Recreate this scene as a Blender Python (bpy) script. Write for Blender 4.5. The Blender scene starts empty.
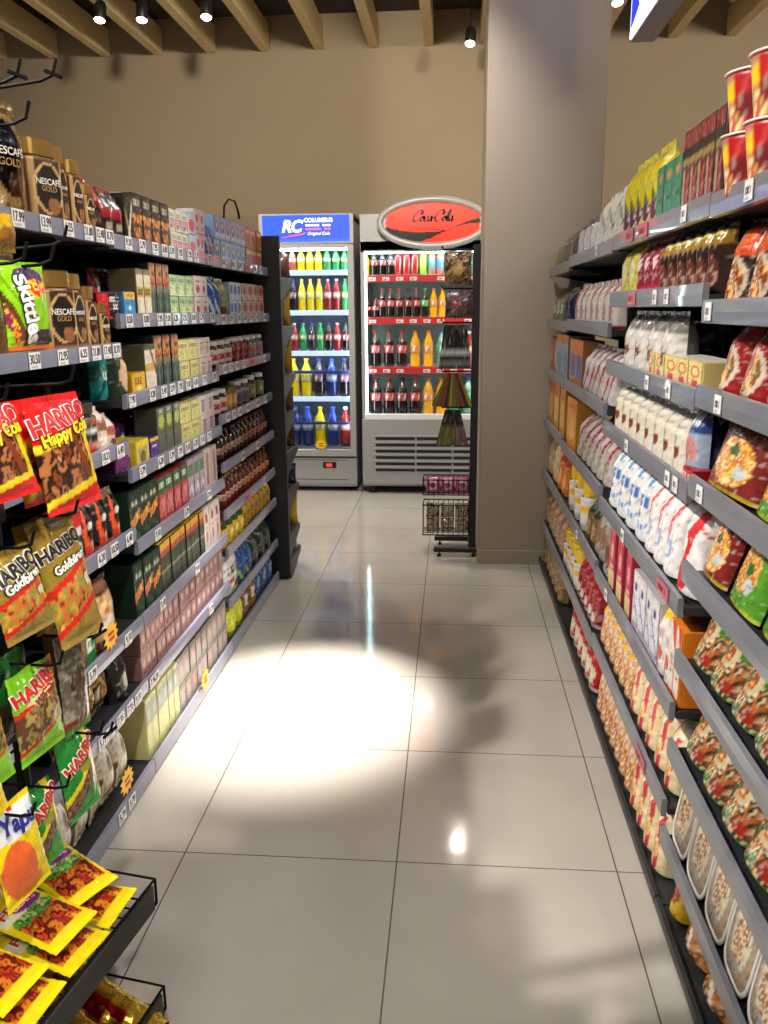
import bpy, bmesh, math, random
from mathutils import Vector, Matrix, noise
random.seed(7)
C = bpy.context.scene.collection
PI = math.pi
R = math.radians

# ------------------------------------------------------------------ camera model
CF, CP, CY, CR, CH = 834.5, R(13.698), R(4.726), R(-.4356), 1.4915
fw = Vector((-math.sin(CY)*math.cos(CP), math.cos(CY)*math.cos(CP), -math.sin(CP)))
rt0 = Vector((math.cos(CY), math.sin(CY), 0)); up0 = rt0.cross(fw)
rt = rt0*math.cos(CR)+up0*math.sin(CR); up = rt.cross(fw)
CO = Vector((0, 0, CH))

def proj_u(p):
    d = Vector(p)-CO
    return 384+CF*d.dot(rt)/d.dot(fw)

def along(u, x, z):
    """metres down the aisle at which the shelf line (x, z) passes the photograph's column u"""
    lo, hi = .9, 9.
    s = proj_u((x, hi, z))-proj_u((x, lo, z))
    for _ in range(30):
        m = (lo+hi)/2
        if (proj_u((x, m, z))-u)*s < 0: lo = m
        else: hi = m
    return lo

# ------------------------------------------------------------------ colour
def hx(s):
    if not isinstance(s, str): return s
    c = [int(s[i:i+2], 16)/255 for i in (0, 2, 4)]
    return tuple(x/12.92 if x <= .04045 else ((x+.055)/1.055)**2.4 for x in c)

def mix(a, b, t): return tuple(a[i]*(1-t)+b[i]*t for i in range(3))

MATS = {}
def mat(name, rough=.5, metal=0., coat=0., bump=0., bscale=60., col=None, attr=True, var=.06, emit=0., spec=.5):
    if name in MATS: return MATS[name]
    m = bpy.data.materials.new(name); m.use_nodes = True
    nt = m.node_tree; b = nt.nodes['Principled BSDF']; L = nt.links
    b.inputs['Roughness'].default_value = rough; b.inputs['Metallic'].default_value = metal
    b.inputs['Coat Weight'].default_value = coat; b.inputs['Specular IOR Level'].default_value = spec
    tc = nt.nodes.new('ShaderNodeTexCoord')
    nz = nt.nodes.new('ShaderNodeTexNoise'); nz.inputs['Scale'].default_value = bscale; nz.inputs['Detail'].default_value = 3
    L.new(tc.outputs['Object'], nz.inputs['Vector'])
    if attr:
        a = nt.nodes.new('ShaderNodeAttribute'); a.attribute_name = 'Col'; src = a.outputs['Color']
    else:
        a = nt.nodes.new('ShaderNodeRGB'); a.outputs[0].default_value = (*hx(col), 1); src = a.outputs[0]
    hs = nt.nodes.new('ShaderNodeHueSaturation')
    mr = nt.nodes.new('ShaderNodeMapRange'); mr.inputs['To Min'].default_value = 1-var; mr.inputs['To Max'].default_value = 1+var
    L.new(nz.outputs['Fac'], mr.inputs['Value']); L.new(mr.outputs[0], hs.inputs['Value']); L.new(src, hs.inputs['Color'])
    L.new(hs.outputs[0], b.inputs['Base Color'])
    if bump:
        bp = nt.nodes.new('ShaderNodeBump'); bp.inputs['Strength'].default_value = bump; bp.inputs['Distance'].default_value = .004
        L.new(nz.outputs['Fac'], bp.inputs['Height']); L.new(bp.outputs[0], b.inputs['Normal'])
    if emit:
        L.new(hs.outputs[0], b.inputs['Emission Color']); b.inputs['Emission Strength'].default_value = emit
    MATS[name] = m
    return m

def flat(name, col, **k): return mat(name, col=col, attr=False, **k)

M_CARTON = mat('printed_carton', .38, bscale=25)
M_FILM = mat('glossy_film', .2, coat=.35, bump=.9, bscale=48)
M_PAPER = mat('paper_bag', .6, bump=.3, bscale=30)
M_GLASSY = mat('filled_glass', .07, coat=.6, bscale=20)
M_PLAST = mat('moulded_plastic', .3, bscale=30)
M_FOIL = mat('metal_foil', .2, metal=.75, bump=.6, bscale=45)
M_GOLD = flat('gold_cap', 'c9a15a', rough=.28, metal=.9)
M_BLACK = flat('black_powder_coat', '141416', rough=.45, bscale=90, var=.15)
M_DARK = flat('dark_shelf_steel', '26272b', rough=.4)
M_RAIL = flat('grey_price_rail', '7b7d90', rough=.3, coat=.4, bscale=12, var=.12)
M_RAILR = flat('grey_plastic_rail', '6f727c', rough=.3, coat=.4, bscale=9, var=.15)
M_TAG = mat('price_tag_paper', .5)
M_INK = flat('black_ink', '101010', rough=.6)
M_STEEL = flat('silver_grey_steel', '9c9d9e', rough=.4, metal=.15)
M_WHITE = flat('white_enamel', 'd9dcdc', rough=.4)
M_WIRE = flat('black_wire', '0b0b0c', rough=.7, spec=.15)

def ink(hexs): return flat('ink_'+hexs, hexs, rough=.4)

# ------------------------------------------------------------------ mesh building
class MB:
    def __init__(s): s.v = []; s.f = []; s.c = []; s.m = []; s.mats = []
    def mi(s, m):
        if m not in s.mats: s.mats.append(m)
        return s.mats.index(m)
    def add(s, vs, fs, col, m):
        o = len(s.v); s.v += [tuple(v) for v in vs]
        if col is None: col = (.5, .5, .5)
        if isinstance(col, list): s.c += col
        else: s.c += [hx(col)]*len(vs)
        i = s.mi(m)
        for f in fs: s.f.append([o+k for k in f]); s.m.append(i)
    def box(s, x0, y0, z0, x1, y1, z1, m, col='808080', ch=None):
        if ch is None: ch = min(.003, .2*min(abs(x1-x0), abs(y1-y0), abs(z1-z0)))
        c = ch; vs = []; 
        X = (x0, x1); Y = (y0, y1); Z = (z0, z1)
        idx = {}
        for i in (0, 1):
            for j in (0, 1):
                for k in (0, 1):
                    for a in range(3):
                        p = [X[i], Y[j], Z[k]]
                        sg = [1-2*i, 1-2*j, 1-2*k]
                        for b in range(3):
                            if b != a: p[b] += sg[b]*c
                        idx[i, j, k, a] = len(vs); vs.append(p)
        fs = []
        for a in range(3):
            for e in (0, 1):
                q = []
                for (g, h) in ((0, 0), (1, 0), (1, 1), (0, 1)):
                    t = [0, 0, 0]; t[a] = e; t[(a+1) % 3] = g; t[(a+2) % 3] = h
                    q.append(idx[t[0], t[1], t[2], a])
                fs.append(q if e else q[::-1])
        for a in range(3):
            b1, b2 = (a+1) % 3, (a+2) % 3
            for g in (0, 1):
                for h in (0, 1):
                    q = []
                    for e, ax in ((0, b1), (1, b1), (1, b2), (0, b2)):
                        t = [0, 0, 0]; t[a] = e; t[b1] = g; t[b2] = h
                        q.append(idx[t[0], t[1], t[2], ax])
                    fs.append(q if (g ^ h) else q[::-1])
        for i in (0, 1):
            for j in (0, 1):
                for k in (0, 1):
                    q = [idx[i, j, k, a] for a in range(3)]
                    fs.append(q if not (i+j+k) % 2 == 0 else q[::-1])
        s.add(vs, fs, col, m)
    def grid(s, P, nu, nv, colf, m, flip=False):
        """P(u,v)->point; colf(u,v)->linear rgb"""
        vs = []; cs = []
        for j in range(nv+1):
            for i in range(nu+1):
                u, v = i/nu, j/nv
                vs.append(P(u, v)); cs.append(colf(u, v))
        fs = []
        for j in range(nv):
            for i in range(nu):
                a = j*(nu+1)+i; q = [a, a+1, a+nu+2, a+nu+1]
                fs.append(q[::-1] if flip else q)
        s.add(vs, fs, cs, m)
    def tube(s, pts, r, m, n=8, col='101010'):
        pts = [Vector(p) for p in pts]; vs = []; fs = []
        pr = None
        for i, p in enumerate(pts):
            t = (pts[min(i+1, len(pts)-1)]-pts[max(i-1, 0)]).normalized()
            if pr is None: pr = t.orthogonal().normalized()
            a = (pr-t*pr.dot(t)).normalized(); pr = a; b = t.cross(a)
            for k in range(n):
                w = 2*PI*k/n; vs.append(p+a*r*math.cos(w)+b*r*math.sin(w))
        for i in range(len(pts)-1):
            for k in range(n):
                fs.append([i*n+k, i*n+(k+1) % n, (i+1)*n+(k+1) % n, (i+1)*n+k])
        fs.append(list(range(n))[::-1]); fs.append([(len(pts)-1)*n+k for k in range(n)])
        s.add(vs, fs, col, m)
    def lathe(s, prof, m, colf='808080', n=20, cx=0, cy=0, p=2., caps=True, z0=0, z1=None):
        """prof [(r,z)]; superellipse exponent p; the front (-Y) is u=.5"""
        if z1 is None: z1 = max(q[1] for q in prof)
        vs = []; cs = []; fs = []
        for (r, z) in prof:
            for k in range(n+1):
                w = 2*PI*k/n+PI/2
                c, d = math.cos(w), math.sin(w)
                q = (abs(c)**p+abs(d)**p)**(-1/p)
                vs.append((cx+r*q*c, cy+r*q*d, z)); 
                cs.append(hx(colf) if isinstance(colf, (str, tuple)) else colf(k/n, (z-z0)/max(1e-6, z1-z0)))
        for i in range(len(prof)-1):
            for k in range(n):
                a = i*(n+1)+k; fs.append([a, a+1, a+n+2, a+n+1])
        if caps:
            fs.append(list(range(n))[::-1]); b = (len(prof)-1)*(n+1); fs.append([b+k for k in range(n)])
        s.add(vs, fs, cs, m)
    def poly(s, pts, m, col='808080', d=None):
        """flat polygon; with d a prism extruded along vector d"""
        n = len(pts)
        if d is None: s.add(pts, [list(range(n))], col, m); return
        d = Vector(d); q = [Vector(p) for p in pts]
        vs = q+[p+d for p in q]
        fs = [list(range(n)), [n+k for k in range(n)][::-1]]+[[k, n+k, n+(k+1) % n, (k+1) % n] for k in range(n)]
        s.add(vs, fs, col, m)
    def mesh(s, name, smooth=False, recalc=False):
        me = bpy.data.meshes.new(name); me.from_pydata(s.v, [], s.f)
        for m in s.mats: me.materials.append(m)
        me.polygons.foreach_set('material_index', s.m)
        at = me.color_attributes.new('Col', 'FLOAT_COLOR', 'POINT')
        at.data.foreach_set('color', [x for c in s.c for x in (*c, 1.)])
        if smooth: me.polygons.foreach_set('use_smooth', [True]*len(s.f))
        if recalc:
            b = bmesh.new(); b.from_mesh(me); bmesh.ops.recalc_face_normals(b, faces=b.faces); b.to_mesh(me); b.free()
        me.update()
        return me

def obj(name, me, parent=None, loc=(0, 0, 0), rz=0, **tags):
    if isinstance(me, MB): me = me.mesh(name)
    o = bpy.data.objects.new(name, me); C.objects.link(o)
    o.location = loc; o.rotation_euler = (0, 0, rz)
    if parent is not None: o.parent = parent
    for k, v in tags.items():
        if v: o[k] = v
    return o
def thing(name, label, cat, loc=(0, 0, 0), rz=0, group=None): return obj(name, None, None, loc, rz, label=label, category=cat, group=group)
def struct(name, mb): return obj(name, mb, kind='structure')

# lettering as mesh, in the local XZ plane facing -Y, centred
def letters(text, size, m, shear=0., off=0., bold=0., ext=.0004, space=1.):
    cu = bpy.data.curves.new('lettering', 'FONT'); cu.body = text; cu.size = size; cu.shear = shear
    cu.align_x = 'CENTER'; cu.align_y = 'CENTER'; cu.offset = off+bold; cu.extrude = ext; cu.space_character = space; cu.resolution_u = 3
    ob = bpy.data.objects.new('t', cu); C.objects.link(ob)
    dg = bpy.context.evaluated_depsgraph_get(); dg.update()
    me = bpy.data.meshes.new_from_object(ob.evaluated_get(dg))
    bpy.data.objects.remove(ob)
    me.transform(Matrix.Rotation(PI/2, 4, 'X'))
    me.materials.clear(); me.materials.append(m)
    return me

# ------------------------------------------------------------------ printed artwork
def blot(pal, sc, seed=0., asp=1.):
    pal = [hx(c) for c in pal]
    def f(u, v):
        t = noise.noise(Vector((u*sc, v*sc*asp, seed)))*.9+.5*noise.noise(Vector((u*sc*2.3, v*sc*2.3*asp, seed+9)))
        i = int((t+.75)/1.5*len(pal)); return pal[max(0, min(len(pal)-1, i))]
    return f

def art(bg, *shapes, busy=.75):
    seed = len(shapes)*3.7+sum(len(str(x)) for x in shapes)*.31
    bgf = bg if callable(bg) else (lambda c: (lambda u, v: c))(hx(bg))
    sh = []
    for s in shapes:
        s = list(s); c = s[-1]
        s[-1] = c if callable(c) else (lambda c: (lambda u, v: c))(hx(c)); sh.append(s)
    def f(u, v):
        r = bgf(u, v)
        for s in sh:
            k = s[0]; hit = False
            if k == 'r': hit = s[1] <= u <= s[3] and s[2] <= v <= s[4]
            elif k == 'e': hit = ((u-s[1])/s[3])**2+((v-s[2])/s[4])**2 <= 1
            elif k == 'o': q = ((u-s[1])/s[3])**2+((v-s[2])/s[4])**2; hit = .62 <= q <= 1
            elif k == 'd': hit = s[3] < s[1]*u+s[2]*v < s[4]
            elif k == 't':
                if s[1] <= u <= s[3] and s[2] <= v <= s[4]:
                    q = (u-s[1])/(s[3]-s[1])*s[5]; fr = q-int(q); h = (v-s[2])/(s[4]-s[2])
                    hit = fr < .3 or (fr < .72 and (h < .3 or h > .75 or (int(q) % 2 and .4 < h < .6)))
            elif k == 'w': hit = s[1] <= u <= s[3] and abs(v-(s[2]+s[5]*math.sin(u*s[6]))) < s[4]
            if hit: r = s[-1](u, v)
        k = noise.noise(Vector((u*9+seed, v*13, 5+seed)))
        q = noise.noise(Vector((u*21, v*34+seed, 1.5)))
        r = tuple(x*(1+.42*k*busy) for x in r)
        if q*busy > .33: r = mix(r, (.55, .52, .46), .38)
        elif q*busy < -.36: r = mix(r, (.02, .015, .015), .45)
        return r
    return f

# ------------------------------------------------------------------ product bodies (front faces local -Y, base at z=0)
def carton(w, h, d, a, side='777777', n=(16, 24), m=None, top=None, name='carton'):
    m = m or M_CARTON; b = MB(); e = .0015
    b.box(-w/2, -d/2+e, 0, w/2, d/2, h, m, side, ch=.0015)
    if top: b.box(-w/2+.001, -d/2+.003, h-.0005, w/2-.001, d/2-.002, h+.0008, m, top, ch=.0002)
    b.grid(lambda u, v: (-w/2+e+u*(w-2*e), -d/2-.0002, e+v*(h-2*e)), n[0], n[1], a, m)
    # tuck flap seam along the top front edge
    b.box(-w/2+.004, -d/2+.0008, h-.001, w/2-.004, -d/2+.004, h+.0012, m, side, ch=.0003)
    return b.mesh(name)

def pouch(w, h, d, a, back='777777', n=(16, 22), m=None, seal=.07, stand=False, seed=0, wr=.06, name='pouch', gus=0, hole=False):
    m = m or M_FILM; b = MB()
    def T(u, v):
        e = (max(0, math.sin(PI*u)))**(.38 if stand else .55)
        if stand: f = min(1, (1-v)/(.38))**.7*min(1, max(0, (1-v-seal)/.08)) if v < 1-seal else 0; f = f if v > .02 else f*.9
        else:
            q = max(0, (v-seal)/(1-2*seal)) if v < 1-seal else 1
            f = max(0, math.sin(PI*min(1, q)))**.55
        return d/2*e*f
    def wrk(u, v, sg):
        k = math.sin(PI*u)
        return wr*min(d, .06)*(noise.noise(Vector((u*5+seed, v*4, sg*3+seed)))*1.2+.5*noise.noise(Vector((u*17, v*5+seed, sg)))*(1.4 if (v < .2 or v > .8) else .6))*k*min(1, .15+v*4)
    def X(u, v):
        bul = T(.5, v)/(d/2) if d else 0
        edge = .006*w*math.sin(v*60+seed) if not stand else 0
        return (u-.5)*w*(1-.05*bul)+edge*(1 if abs(u-.5) > .4 else 0)
    def zz(u, v): return v*h+h*.02*v*noise.noise(Vector((u*3, seed, v)))
    def PF(u, v): return (X(u, v), -T(u, v)-.0006-wrk(u, v, 1), zz(u, v))
    def PB(u, v): return (X(u, v), T(u, v)+.0006+wrk(u, v, 2)*.6, zz(u, v))
    b.grid(PF, n[0], n[1], a, m)
    bc = hx(back); b.grid(PB, max(6, n[0]//2), max(8, n[1]//2), lambda u, v: bc, m, flip=True)
    me = b.mesh(name, smooth=True)
    def surf(x, z):
        v = max(0, min(1, z/h)); u = max(0, min(1, x/w+.5)); return -T(u, v)-.0006-wrk(u, v, 1)
    return me, surf

def bottle(r, h, body, capc, labc=None, liquid=None, m=None, seg=14, neck=.34, name='bottle', labz=(.38, .6), wa=None):
    """body mesh + label + cap as separate meshes"""
    b = MB(); m = m or M_GLASSY
    pr = [(r*.75, 0), (r*.95, h*.02), (r, h*.06), (r*.98, h*.3), (r*(wa or .93), h*.42), (r, h*.58), (r*.95, h*.66), (r*.7, h*.76), (r*.42, h*.85), (r*neck, h*.9), (r*neck, h*.94)]
    lq = hx(liquid or body); gl = hx(body)
    b.lathe(pr, m, lambda u, v: lq if v < .76 else gl, n=seg, z1=h*.94)
    c = MB(); c.lathe([(r*(neck+.1), h*.93), (r*(neck+.12), h*.935), (r*(neck+.12), h*.985), (r*neck, h)], M_PLAST, capc, n=seg)
    kids = [('cap', c.mesh('cap', True))]
    if labc is not None:
        l = MB(); z0, z1 = labz[0]*h, labz[1]*h
        l.lathe([(r*1.0, z0), (r*1.035, z0+.001), (r*1.035, (z0+z1)/2), (r*1.035, z1-.001), (r*1.0, z1)], M_CARTON, labc if callable(labc) else hx(labc), n=seg*2, caps=False, z0=z0, z1=z1)
        kids.append(('label_band', l.mesh('label_band', True)))
    return b.mesh(name, True), kids

def jar(r, h, body, lid, lab=None, p=2.6, lidh=.16, m=None, seg=18, name='jar', labz=(.12, .68)):
    b = MB(); m = m or M_GLASSY; H = h*(1-lidh); NRW = 26 if seg > 30 else 8
    b.lathe([(r*.9, 0), (r, h*.03), (r, H*.8), (r*.97, H*.88), (r*.82, H*.96), (r*.8, H)], m, body if callable(body) else hx(body), n=seg, p=p, z1=H)
    c = MB(); c.lathe([(r*.85, H), (r*.88, H+.001), (r*.88, h-.003), (r*.8, h)], M_PLAST if isinstance(lid, str) else lid, lid if isinstance(lid, str) else 'c9a15a', n=seg, p=p)
    kids = [('lid', c.mesh('lid'))]
    if lab is not None:
        l = MB(); z0, z1 = labz[0]*h, labz[1]*h
        l.lathe([(r*1.0, z0), (r*1.015, z0+.001)]+[(r*1.015, z0+(z1-z0)*k/NRW) for k in range(1, NRW)]+[(r*1.015, z1-.001), (r*1.0, z1)], M_CARTON, lab if callable(lab) else hx(lab), n=seg*2, p=p, caps=False, z0=z0, z1=z1)
        kids.append(('label_band', l.mesh('label_band', True)))
    return b.mesh(name, True), kids

def can(r, h, a, name='can'):
    b = MB(); b.lathe([(r*.8, 0), (r, h*.05), (r, h*.5), (r, h*.92), (r*.85, h*.98), (r*.8, h)], M_PLAST, a, n=16)
    return b.mesh(name, True), []

def cup(r, h, a, name='noodle_cup'):
    b = MB(); b.lathe([(r*.72, 0), (r*.74, .002)]+[(r*(.74+.24*k/10), h*.97*k/10) for k in range(1, 11)], M_CARTON, a, n=36, z1=h)
    l = MB(); l.lathe([(r*.98, h*.955), (r*1.04, h*.96), (r*1.05, h*.975), (r*1.04, h*.99), (r*.96, h), (r*.3, h*1.001)], M_PLAST, 'e8e2dc', n=36)
    return b.mesh(name, True), [('lid', l.mesh('lid', True))]

# ------------------------------------------------------------------ the room
def tile_floor():
    m = bpy.data.materials.new('polished_floor_tile'); m.use_nodes = True
    nt = m.node_tree; L = nt.links; b = nt.nodes['Principled BSDF']
    tc = nt.nodes.new('ShaderNodeTexCoord'); sp = nt.nodes.new('ShaderNodeSeparateXYZ'); L.new(tc.outputs['Object'], sp.inputs[0])
    def node(op, a, bb=None):
        n = nt.nodes.new('ShaderNodeMath'); n.operation = op
        for i, x in enumerate((a, bb)):
            if x is None: continue
            if isinstance(x, (int, float)): n.inputs[i].default_value = x
            else: L.new(x, n.inputs[i])
        return n.outputs[0]
    def line(s, off):
        f = node('FRACT', node('DIVIDE', node('SUBTRACT', s, off), .6))
        return node('LESS_THAN', node('MINIMUM', f, node('SUBTRACT', 1., f)), .0032)
    g = node('MAXIMUM', line(sp.outputs['X'], -.7387), line(sp.outputs['Y'], 2.0153))
    nz = nt.nodes.new('ShaderNodeTexNoise'); nz.inputs['Scale'].default_value = 1.6; nz.inputs['Detail'].default_value = 5; nz.inputs['Distortion'].default_value = .6
    L.new(tc.outputs['Object'], nz.inputs['Vector'])
    cr = nt.nodes.new('ShaderNodeValToRGB'); L.new(nz.outputs['Fac'], cr.inputs[0])
    cr.color_ramp.elements[0].position = .3; cr.color_ramp.elements[0].color = (*hx('a9a39a'), 1)
    cr.color_ramp.elements[1].position = .7; cr.color_ramp.elements[1].color = (*hx('b7b1a8'), 1)
    mx = nt.nodes.new('ShaderNodeMix'); mx.data_type = 'RGBA'
    L.new(g, mx.inputs[0]); L.new(cr.outputs[0], mx.inputs[6]); mx.inputs[7].default_value = (*hx('5d5750'), 1)
    L.new(mx.outputs[2], b.inputs['Base Color'])
    r2 = nt.nodes.new('ShaderNodeMapRange'); r2.inputs['To Min'].default_value = .065; r2.inputs['To Max'].default_value = .12
    L.new(nz.outputs['Fac'], r2.inputs['Value']); L.new(r2.outputs[0], b.inputs['Roughness'])
    n3 = nt.nodes.new('ShaderNodeTexNoise'); n3.inputs['Scale'].default_value = 9.; L.new(tc.outputs['Object'], n3.inputs['Vector'])
    bp = nt.nodes.new('ShaderNodeBump'); bp.inputs['Strength'].default_value = .06; bp.inputs['Distance'].default_value = .01
    L.new(n3.outputs['Fac'], bp.inputs['Height']); L.new(bp.outputs[0], b.inputs['Normal'])
    b.inputs['Specular IOR Level'].default_value = .5
    return m
M_FLOOR = tile_floor()
M_WALL = flat('beige_wall_paint', '9a8c76', rough=.85, bscale=3, var=.05, bump=.05)
M_WALL2 = flat('wall_panel_paint', '8d826f', rough=.75, bscale=3)
M_COL = flat('column_paint', '9c9183', rough=.8, bscale=2.5, var=.05)
M_CEIL = flat('dark_ceiling', '3a332f', rough=.9)
M_BEAM = flat('pale_wood_slat', 'e0c998', rough=.6, bscale=14, var=.1)
WY, CZ = 7.6, 3.86
def slab(name, x0, y0, z0, x1, y1, z1, m):
    b = MB(); b.box(x0, y0, z0, x1, y1, z1, m, ch=.0005); return struct(name, b)
slab('floor', -5, -2.6, -.1, 4.2, WY, 0, M_FLOOR)
slab('wall_back', -5.1, WY, 0, 4.3, WY+.1, CZ+.1, M_WALL)
slab('wall_left', -5.1, -2.7, 0, -5, WY, CZ+.1, M_WALL)
slab('wall_right', 4.2, -2.7, 0, 4.3, WY, CZ+.1, M_WALL)
slab('wall_front', -5.0, -2.7, 0, 4.2, -2.6, CZ+.1, M_WALL)
slab('ceiling', -5, -2.6, CZ, 4.2, WY, CZ+.1, M_CEIL)
slab('trim_1', -4.99, WY-.02, .0, 4.19, WY, 2.285, M_WALL2)
b = MB(); b.box(.164, 4.83, 0, .79, 5.45, CZ, M_COL, ch=.006); struct('trim_2', b)['label'] = 'square grey-brown painted column beside the drinks display rack'
b = MB()
b.box(.158, 4.822, 0, .796, 5.456, .085, M_COL, ch=.003); struct('baseboard_column', b)

# ceiling slats, each its own board
bx_ = [-.228-.457*k for k in range(0, 10)]+[.23, .70, 1.16, 1.73, 2.19, 2.66, 3.1, 3.56]
for i, x in enumerate(sorted(bx_)):
    b = MB(); b.box(-.04, -2.5, 3.59, .04, WY-.002, 3.80, M_BEAM, ch=.004)
    obj('ceiling_slat', b, None, (x, 0, 0), label=None, kind='structure')

# ------------------------------------------------------------------ shelving
GL, GR = -.97, .53
LV = {
 'coffee': (GL, 1.4, 2.4, [1.713, 1.403, 1.118, .85, .56, .349, .062], 1),
 'sachet': (GL, .4, 1.4, [1.713, 1.403, 1.118, .85, .56, .349, .062], 1),  # unseen near bay, added to block light coming from the left
 'tea':    (GL, 2.4, 3.41, [1.706, 1.484, 1.25, 1.027, .80, .56, .345, .062], 1),
 'sauce':  (GL, 3.41, 4.42, [1.703, 1.474, 1.27, 1.065, .86, .655, .487, .252, .062], 1),
 'noodle': (GR, .86, 1.85, [1.715, 1.506, 1.33, 1.135, .938, .725, .498, .262, .06], -1),
 'flour':  (GR, 1.85, 2.93, [1.72, 1.54, 1.32, 1.115, .845, .586, .33, .06], -1),
 'rice':   (GR, 2.93, 4.0, [1.715, 1.44, 1.17, .88, .606, .31, .06], -1),
 'corner': (GR, 4.0, 4.8, [1.70, 1.43, 1.168, .89, .605, .309, .06], -1),
}
DEP = .42
def tag_mesh(w, h, txt=None, bg='dcdad6', fg='2a2a2c'):
    b = MB()
    fgc = hx(fg)
    a = art(bg, ('t', .12, .34, .88, .66, 4, fg), ('r', .1, .12, .6, .18, '9a9a9a'), busy=0) if not txt else art(bg, ('r', .1, .08, .7, .14, 'a0a0a0'), busy=0)
    b.grid(lambda u, v: ((u-.5)*w, -.0016, v*h), 12, 8, a, M_TAG)
    b.box(-w/2, -.0014, 0, w/2, 0, h, M_TAG, bg, ch=.0003)
    return b.mesh('price_tag')
TAGS = {}
INKM = ink('1c1c1e')
TAGPX = {  # price tags: shelf -> photograph columns of their middles and writing
 ('coffee', 0): [(-25, '23.50'), (12, '17.99'), (40, '13.99'), (63.5, '6.25'), (83.5, '21.80'), (95, '12.40'), (105, '8.70')],
 ('coffee', 1): [(29, '30.50'), (57.5, '12.95'), (78.5, '6.25'), (91.5, '21.80'), (102.5, '17.40'), (112, '8.70')],
 ('coffee', 2): [(101, '10.21'), (116, '6.40')],
 ('coffee', 3): [(97, '6.20'), (110, '10.50'), (125, '6.40')],
 ('coffee', 4): [(88, None), (124, None)], ('coffee', 5): [(98, None), (106, None), (116, None), (126, None), (134, None)], ('coffee', 6): [(118, None), (128, None)],
 ('tea', 0): [(124, None), (138, None), (151, None), (160.5, None), (168, None), (176.5, None), (186, None), (193, None), (206, None)],
 ('tea', 1): [(125, '8.50'), (142, '8.80'), (156, None), (164, None), (172, None), (181, None), (190, None), (198, None), (209, None)],
 ('tea', 2): [(128, '7.90'), (148.5, '8.20'), (160, None), (168.5, None), (176.5, None), (184.5, None), (192, None), (201, None), (211, None)],
 ('tea', 3): [(138.5, '5.79'), (157, '6.20'), (168, None), (176.5, None), (184, None), (192, None), (199, None), (206, None)],
 ('tea', 4): [(154, None), (183, None), (206, None)], ('tea', 5): [(159, None), (194, None)],
 ('tea', 6): [(146, None), (152, None), (208, None)],
 ('sauce', 0): [(220, None), (230, None), (237, None), (245, None, 'red'), (252, None), (258, None)],
 ('sauce', 1): [(220, None), (228, None), (236, None), (242, None), (248, None), (254, None), (262, None)],
 ('sauce', 2): [(222, None), (228, None), (234, None), (241, None), (250, None, 'red'), (262, None)],
 ('sauce', 3): [(225, None), (231, None), (237, None), (245, None), (255, None), (263, None)],
 ('sauce', 4): [(240, None), (255, None)], ('sauce', 5): [(245, None, 'red'), (262, None)],
 ('noodle', 0): [(757, None)], ('noodle', 1): [(715, None)], ('noodle', 2): [(725, None)], ('noodle', 3): [(706, None)], ('noodle', 4): [],
 ('flour', 0): [(690, None), (648, None, 'red'), (634, None, 'red')], ('flour', 1): [(672, None), (660, None), (636, None, 'red')], ('flour', 2): [(652, None), (674, None)],
 ('flour', 3): [(673, None), (681, None), (631, None)], ('flour', 4): [(668, None, 'red'), (627, None)], ('flour', 5): [(610, None)], ('flour', 6): [(645, None, 'red')],
 ('rice', 0): [(600, None)], ('rice', 1): [], ('rice', 4): [(580, None)],
}
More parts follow.
